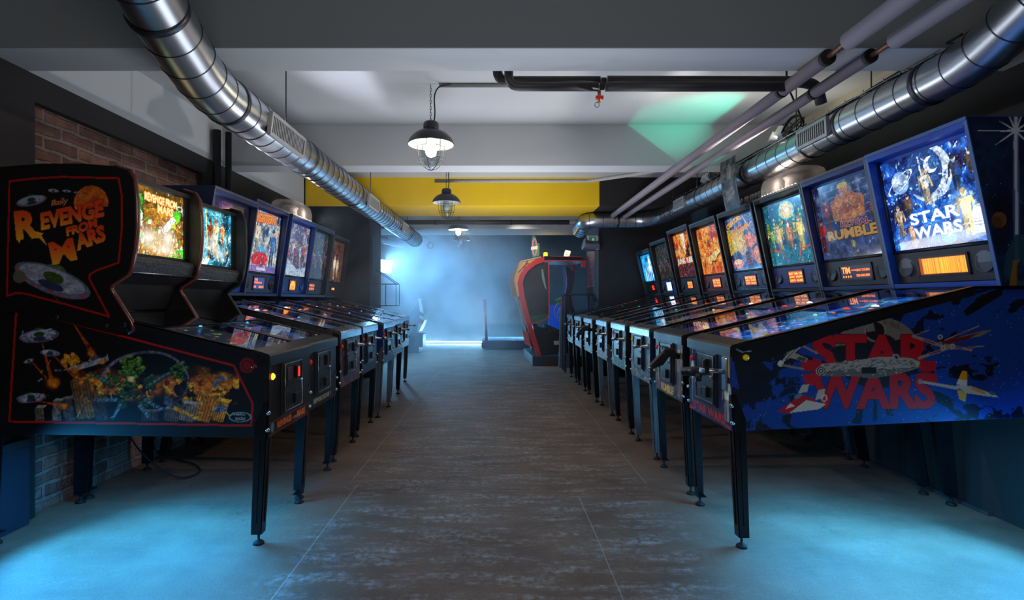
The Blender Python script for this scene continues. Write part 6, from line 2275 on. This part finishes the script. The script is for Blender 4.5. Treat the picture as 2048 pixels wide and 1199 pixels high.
# ochre fins
for yy, pts in ((9.75, [(1029, 558), (1041, 523), (1082, 514), (1084, 517), (1066, 524), (1046, 546), (1039, 563), (1040, 590), (1036, 594)]),
                (10.95, [(1018, 556), (1034, 526), (1040, 527), (1036, 545), (1035, 590), (1030, 594), (1024, 592)])):
    fin = MB().prism(P2(pts, yy), yy, yy + .05, 'y').build('ochre_fin', RIDE_YEL, ride)
    eg = MB()
    ring_ = P2(pts, yy)
    band(eg, [ring_[0], ring_[1], ring_[2]], .02, yy - .012, yy)
    band(eg, [ring_[0], ring_[-1]], .02, yy - .012, yy)
    eg.build('fin_edge', mat('cream_edge', (214, 196, 160), .4), fin)
    if yy < 10:
        ck = MB()
        band(ck, P2([(1037, 545), (1046, 535), (1052, 528), (1055, 522)], yy), .012, yy - .01, yy - .001)
        band(ck, P2([(1046, 535), (1053, 534), (1058, 537)], yy), .010, yy - .0105, yy - .001)
        band(ck, P2([(1052, 528), (1058, 527)], yy), .008, yy - .011, yy - .001)
        ck.build('crack_decal', RIDE_BLK, fin)
fp_ = MB()
fp_.prism(P2([(1030, 594), (1041, 594), (1054, 652), (1046, 652)], 9.8), 9.8, 9.85, 'y')
fp_.build('white_instruction_panel', mat('pale_panel', (150, 170, 190), .5, var=.5, scale=18), ride)
MB().prism(P2([(1044, 660), (1057, 664), (1062, 694), (1050, 688)], 9.8), 9.8, 9.85, 'y').build('red_step_panel', RIDE_PINK, ride)
st_ = MB()
st_.prism(P2([(1066, 651), (1074, 648), (1082, 660), (1096, 662), (1118, 662), (1124, 668), (1121, 700), (1117, 709), (1078, 710)], y0), y0 + .10, 10.8, 'y', .01)
se = st_.build('bench_seat', RIDE_BLK, ride)
MB().prism(P2([(1097, 656), (1105, 654), (1124, 662), (1122, 667), (1096, 665)], y0), y0 + .08, 10.8, 'y').build('seat_cushion', mat('green_black_vinyl', (24, 40, 40), .35), se)
MB().prism(P2([(1108, 683), (1120, 682), (1120, 690), (1110, 691)], y0), y0 + .09, y0 + .10, 'y').build('seat_badge', mat('badge_print', (170, 180, 170), .5, var=.6, scale=40), se)
mq = thing('topper_sign', 'upright oval red and green sign lit on the roof of the dinosaur ride', 'sign', tuple(at(1066, 515, 10.2)))
o_ = at(1066, 515, 10.2)
b = MB()
b.prism([(p[0] - o_.x, p[1] - o_.z) for p in P2([(1066, 515), (1079, 512), (1079, 487), (1074, 486), (1071, 474), (1067, 470), (1064, 474), (1064, 494), (1063, 500)], 10.2)], 0, .05, 'y', .004)
b.build('board', mat('green_sign_board', (60, 150, 110), .4, emis=(60, 150, 110), es=.35), mq)
b = MB()
q = [at(1069 + 4 * math.cos(a), 494 + 17 * math.sin(a), 10.2) - o_ for a in [k * math.pi / 10 for k in range(20)]]
b.tube([(v.x, -.008, v.z) for v in q], .012, 6, closed=True)
b.build('oval_ring', mat('pink_neon', (230, 110, 130), .4, emis=(230, 110, 130), es=.8), mq)
b = MB()
q = [at(*p, 10.2) - o_ for p in ((1062, 494), (1075, 492), (1075, 498), (1062, 500))]
b.plate([(v.x, -.02, v.z) for v in q], (0, .012, 0))
b.build('word_plate', mat('white_word_plate', (235, 235, 225), .4, emis=(235, 235, 225), es=.7), mq)
lamp = thing('beacon_lamp', 'small yellow beacon glowing on the roof of the dinosaur ride', 'lamp', tuple(at(1091, 512, 10.0)))
MB().box(-.035, .035, -.03, .03, -.02, .06, .01).build('lens', mat('amber_lens', (255, 200, 30), .3, emis=(255, 196, 20), es=3.0), lamp)
light('beacon_light', 'POINT', tuple(at(1091, 504, 9.9)), 1.5, (1, .75, .1), size=.05)
fl = thing('lit_sign', 'tilted glowing orange-white sign above the arcade ride roof', 'sign', tuple(at(1134, 508, 10.6)))
fl.rotation_euler = (0, .25, 0)
MB().box(-.065, .065, -.03, .03, -.075, .075, .006).build('housing', RIDE_BLK, fl)
c = Canvas(.11, .13, .005)
nebula(c, [(250, 200, 120), (255, 250, 230), (190, 110, 70), (255, 240, 200)], .04, 2)
c.mesh('lit_face', (-.055, -.032, -.065), (1, 0, 0), (0, 0, 1), mat_art('bright_sign', 2.5, base=0), fl)

# second arcade cabinet behind with a curvy pink outline and two light guns on leads
cab2 = thing('arcade_cabinet', 'dark blue arcade cabinet with curvy pink edging behind the ride bench', 'arcade machine', (0, 0, 0))
pr = P2([(1130, 530), (1150, 543), (1151, 556), (1146, 574), (1142, 590), (1146, 612), (1152, 625), (1155, 709.9), (1124, 709.9), (1124, 612), (1130, 590), (1134, 570), (1133, 552)], 11.4)
MB().prism(pr, 11.4, 12.0, 'y').build('cabinet_body', mat('deep_navy', (26, 32, 70), .4), cab2)
b = MB()
b.tube([(x, 11.39, z) for x, z in pr], .010, 6, closed=True)
b.build('pink_edging', mat('pink_edging', (196, 90, 120), .4), cab2)
MB().prism(P2([(1098, 610), (1124, 610), (1124, 668), (1098, 668)], 11.2), 11.2, 11.26, 'y').build('blue_panel', mat('bright_blue_panel', (20, 80, 200), .4, emis=(14, 70, 200), es=.5), cab2)
for i, (px, py, mm, lab) in enumerate(((1119, 599, mat('toy_green', (60, 140, 110), .4), 'green toy light gun on a pale lead beside the ride'), (1125, 606, mat('toy_red', (180, 50, 60), .4), 'red toy light gun on a pale lead beside the ride'))):
    y = 9.35
    o_ = at(px, py, y)
    g = thing('light_gun', lab, 'light gun', tuple(o_))
    g.rotation_euler = (0, -.5, 0)
    b = MB()
    b.box(-.06, .07, -.02, .02, -.02, .03, .01)
    b.prism([(-.05, -.02), (-.015, -.02), (-.04, -.09), (-.07, -.085)], -.017, .017, 'y', .004)
    b.build('gun_body', mm, g)
    MB().tube([(.07, 0, .008), (.11, 0, .008)], .010, 8).build('barrel', mat('pale_grey_plastic', (150, 152, 150), .5), g)
    tag(MB().tube(rounded([at(px - 4, py + 8, y), at(px - 12, py + 22, y), at(px - 8, py + 38, y), at(px + 12, py + 34, y), at(px + 14, py + 16, y)], .15), .006, 6).build('gun_lead', mat('pale_lead', (150, 160, 170), .5)), 'pale lead hanging from the %s light gun' % ('green', 'red')[i], 'cable')
gs = thing('gun_stand', 'narrow pale pedestal behind the last machine holding the light guns', 'stand', tuple(at(1128, 740, 9.3)))
gs.location.z = 0
MB().prism([(-.09, 0), (.09, 0), (.07, .95), (-.07, 1.0)], -.06, .06, 'y', .01).build('pedestal', mat('pedestal_grey', (96, 110, 124), .4), gs)

# dance platform with its red post
dp = thing('dance_platform', 'low lit dance game platform with a red safety post', 'arcade machine', (0, 0, 0))
yA, yB = 12.6, 13.9
b = MB()
b.box(-.36, .75, yA, yB, .03, .21, .01)
b.build('deck', mat('platform_side', (110, 40, 56), .5, var=.5, scale=10), dp)
c = Canvas(1.07, 1.2, .02)
nebula(c, [(110, 130, 150), (160, 180, 200), (90, 110, 130), (60, 80, 100)], .2, 3)
for i in range(1, 4):
    c.line((1.07 * i / 4, 0), (1.07 * i / 4, 1.2), .03, (40, 60, 80))
    c.line((0, 1.2 * i / 4), (1.07, 1.2 * i / 4), .03, (40, 60, 80))
c.mesh('step_panels', (-.34, yA + .04, .212), (1, 0, 0), (0, 1, 0), PRINT, dp)
b = MB()
b.box(-.37, .76, yA - .012, yA, .06, .17)
b.build('front_plate', mat('front_plate_print', (70, 30, 50), .4, var=.8, scale=16), dp)
MB().tube([(-.26, yA + .08, .2), (-.30, yA + .08, 1.16)], .038, 16).build('post_pad', RIDE_RED, dp)
MB().tube([(-.285, yA + .08, .78), (-.284, yA + .08, .80)], .042, 16).build('post_collar', STEEL, dp)

# racing seat ride at the left of the back room
rs = thing('racing_seat', 'grey racing seat ride with white, red and green face on its box base', 'arcade machine', (0, 0, 0))
yS = 11.9
MB().prism(P2([(836, 597), (841, 602), (847, 630), (846, 642), (836, 664), (820, 666), (817, 634)], yS), yS, yS + .55, 'y', .02).build('seat_shell', mat('seat_grey', (96, 104, 112), .5), rs)
MB().prism(P2([(837, 596), (843, 600), (849, 630), (848, 641), (838, 664), (834, 663), (840, 640), (841, 626)], yS), yS - .03, yS + .58, 'y', .01).build('seat_face', mat('seat_white', (206, 206, 200), .4), rs)
MB().prism(P2([(839, 622), (849, 628), (848, 633), (840, 630)], yS), yS - .035, yS - .03, 'y').build('green_stripe', RIDE_GREEN, rs)
MB().prism(P2([(838, 636), (849, 640), (846, 648), (836, 645)], yS), yS - .035, yS - .03, 'y').build('red_stripe', RIDE_RED, rs)
MB().box(*[v for v in (-1.97, -1.70)], yS - .1, yS + .6, .0, .40, .01).build('base_box', mat('seat_base', (60, 74, 90), .5), rs)
MB().box(-1.70, -1.63, yS, yS + .5, .12, .40, .01).build('side_unit', mat('seat_base_dark', (44, 56, 70), .5), rs)

# wire wall shelf on the pier corner
ws = thing('wire_shelf', 'thin black wire frame shelf bracketed to the brick-side pier', 'shelf', (-1.895, 8.62, 0))
a0, a1, zlo, zhi, zt_ = 0.02, .32, 1.06, 1.40, 1.62
for yy in (-.16, .12):
    MB().tube([(a0 - .02, yy, zlo), (a1, yy, zlo), (a1, yy, zhi), (a0 - .02, yy, zhi)], .006, 6).build('wire_frame', ENAMEL, ws)
    MB().tube([(a0 - .02, yy, zt_), (a1, yy, zhi)], .006, 6).build('stay_wire', ENAMEL, ws)
for z in (zlo, zhi):
    MB().tube([(a1, -.16, z), (a1, .12, z)], .006, 6).build('cross_wire', ENAMEL, ws)
MB().tube([(.16, -.16, zlo), (.16, -.16, zhi)], .006, 6).build('cross_wire', ENAMEL, ws)
MB().box(a0 - .02, a1, -.16, .12, zhi - .004, zhi + .004).build('shelf_board', mat('pale_board', (190, 200, 206), .5), ws)
# flood light and tube light on the left of the back room
ff = thing('flood_light', 'glaring square flood light at the smoky end beyond the brick-side pier', 'flood light', tuple(at(770, 533, 11.7)))
ff.rotation_euler = (0, .12, .55)
MB().box(-.16, .16, 0, .09, -.15, .15, .01).build('housing', BLACK, ff)
MB().box(-.145, .145, -.01, .0, -.135, .135).build('lens', mat_emit('flood_lens', (225, 240, 255), 22), ff)
MB().tube([(-.17, .05, 0), (-.17, .05, -.2), (.17, .05, -.2), (.17, .05, 0)], .012, 8).build('yoke', BLACK, ff)
MB().tube([(0, .05, -.2), (0, .05, -1.86)], .02, 8).build('stand_pole', BLACK, ff)
tl = thing('tube_light', 'unlit white tube light fitting beside the duct end in the back room', 'light fitting', tuple(at(776, 486, 11.0)))
tl.rotation_euler = (0, .0, -.25)
MB().box(-.05, .05, -.7, .7, 0, .05, .006).build('fitting', mat('fitting_white', (170, 180, 186), .5), tl)
for s in (-.025, .025):
    MB().tube([(s, -.66, -.02), (s, .66, -.02)], .013, 10).build('tube', mat('tube_glass', (205, 215, 220), .3), tl)
MB().tube([(0, 0, .05), (0, 0, .80)], .004, 5).build('hanger_wire', STEEL, tl)
ledge = tag(MB().box(-2.9, -2.05, 11.0, 11.7, 0, .74, .01).build('side_table', mat('pale_counter', (150, 160, 168), .5)), 'pale low counter lit beneath the flood light', 'counter')
# LED strip along the foot of the back wall
ls = thing('led_strip', 'row of white LEDs along the foot of the back wall', 'LED strip', (-2.05, 14.52, .02))
MB().box(0, 1.75, 0, .03, 0, .012).build('tape', mat('led_tape', (180, 190, 200), .5), ls)
led0 = None
for k in range(36):
    if led0 is None:
        led0 = MB().box(-.013, .013, -.012, 0, .0, .03, .003).build('led', mat_emit('led_white', (215, 240, 255), 14), ls)
        o = led0
    else:
        o = led0.copy()
        COL.objects.link(o)
    o.location = (.02 + .0485 * k, 0, 0)
light('led_wall_glow', 'AREA', (-.7, 14.25, .05), 26, (.30, .70, 1.0), (-.7, 14.6, .35), 3.2, size_y=.04)
light('led_glow', 'AREA', (-1.2, 14.40, .08), 40, (.35, .72, 1.0), (-1.2, 13.4, .4), 1.7, size_y=.05)
# tall dark stand against the right pier
hs = thing('high_table', 'tall black and steel bar table standing against the pier at the far end', 'table', (1.30, 8.85, 0))
for x in (-.22, .20):
    for y in (-.14, .14):
        MB().box(x - .02, x + .02, y - .02, y + .02, 0, 1.22, .003).build('leg', mat('blue_steel', (70, 90, 120), .3, .7), hs)
MB().box(-.25, .225, -.17, .17, 1.22, 1.25, .005).build('table_top', DARK, hs)
MB().box(-.215, -.155, -.16, -.10, 0.3, 1.22, .004).build('side_panel', BLACK, hs)
# floor cables by the brick
tag(MB().tube(rounded([(-2.34, 3.30, .56), (-2.30, 3.32, .42), (-2.2, 3.36, .20), (-2.02, 3.42, .02), (-1.95, 3.6, .008), (-2.1, 3.8, .008), (-2.3, 3.9, .008)], .2), .005, 6).build('mains_cable', RUBBER), 'black mains cable sagging from the first machine to the floor by the brick', 'cable')
tag(MB().tube(rounded([(-2.33, 3.85, .5), (-2.33, 3.86, .2), (-2.28, 3.95, .01), (-2.2, 4.1, .008)], .1), .005, 6).build('mains_cable', RUBBER), 'thin black cable hanging straight down near the brick wall', 'cable')
gp = thing('cable_plug', 'small bright green plug hanging under the second machine by the brick', 'plug', (-2.10, 4.0, .33))
MB().box(-.02, .02, -.02, .02, -.05, .05, .006).build('plug_body', mat('bright_green_plastic', (120, 210, 40), .4, emis=(120, 210, 40), es=.1), gp)
MB().tube([(0, 0, .05), (0, 0, .18)], .004, 6).build('lead', RUBBER, gp)


# ------------------------------------------------------------------ smoke
def smoke_material():
    m = bpy.data.materials.new('drifting_smoke')
    m.use_nodes = True
    nt = m.node_tree
    N, L = nt.nodes, nt.links
    N.clear()
    out = N.new('ShaderNodeOutputMaterial')
    vol = N.new('ShaderNodeVolumePrincipled')
    vol.inputs['Color'].default_value = (.80, .90, 1.0, 1)
    vol.inputs['Anisotropy'].default_value = .25
    geo = N.new('ShaderNodeNewGeometry')
    tc = N.new('ShaderNodeTexCoord')
    sep = N.new('ShaderNodeSeparateXYZ')
    L.new(tc.outputs['Object'], sep.inputs[0])
    nz = N.new('ShaderNodeTexNoise')
    nz.inputs['Scale'].default_value = .9
    nz.inputs['Detail'].default_value = 5
    nz.inputs['Roughness'].default_value = .62
    nz.inputs['Distortion'].default_value = .6
    L.new(tc.outputs['Object'], nz.inputs['Vector'])

    def mr(v, a, b, c, d):
        n = N.new('ShaderNodeMapRange')
        n.interpolation_type = 'SMOOTHSTEP'
        for i, x in enumerate((a, b, c, d)):
            n.inputs[i + 1].default_value = x
        L.new(v, n.inputs[0])
        return n.outputs[0]

    def mul(a, b):
        n = N.new('ShaderNodeMath')
        n.operation = 'MULTIPLY'
        for i, v in enumerate((a, b)):
            if isinstance(v, float):
                n.inputs[i].default_value = v
            else:
                L.new(v, n.inputs[i])
        return n.outputs[0]
    d = mr(nz.outputs['Fac'], .42, .62, .12, 1.15)
    d = mul(d, mr(sep.outputs[1], 5.6, 9.5, .05, 1.0))
    d = mul(d, mr(sep.outputs[0], -1.0, 1.1, 1.0, .06))
    d = mul(d, mr(sep.outputs[2], .3, 1.4, .28, 1.0))
    d = mul(d, mr(sep.outputs[2], 1.9, 2.7, 1.0, .20))
    d = mul(d, SMOKE)
    L.new(d, vol.inputs['Density'])
    L.new(vol.outputs[0], out.inputs['Volume'])
    return m


SMOKE = 0.55
sm = MB().box(-3.29, 3.29, 5.5, 14.58, .002, 3.05).build('smoke', smoke_material())
tag(sm, 'blue-lit drifting smoke filling the far end of the hall', 'smoke', kind='stuff')
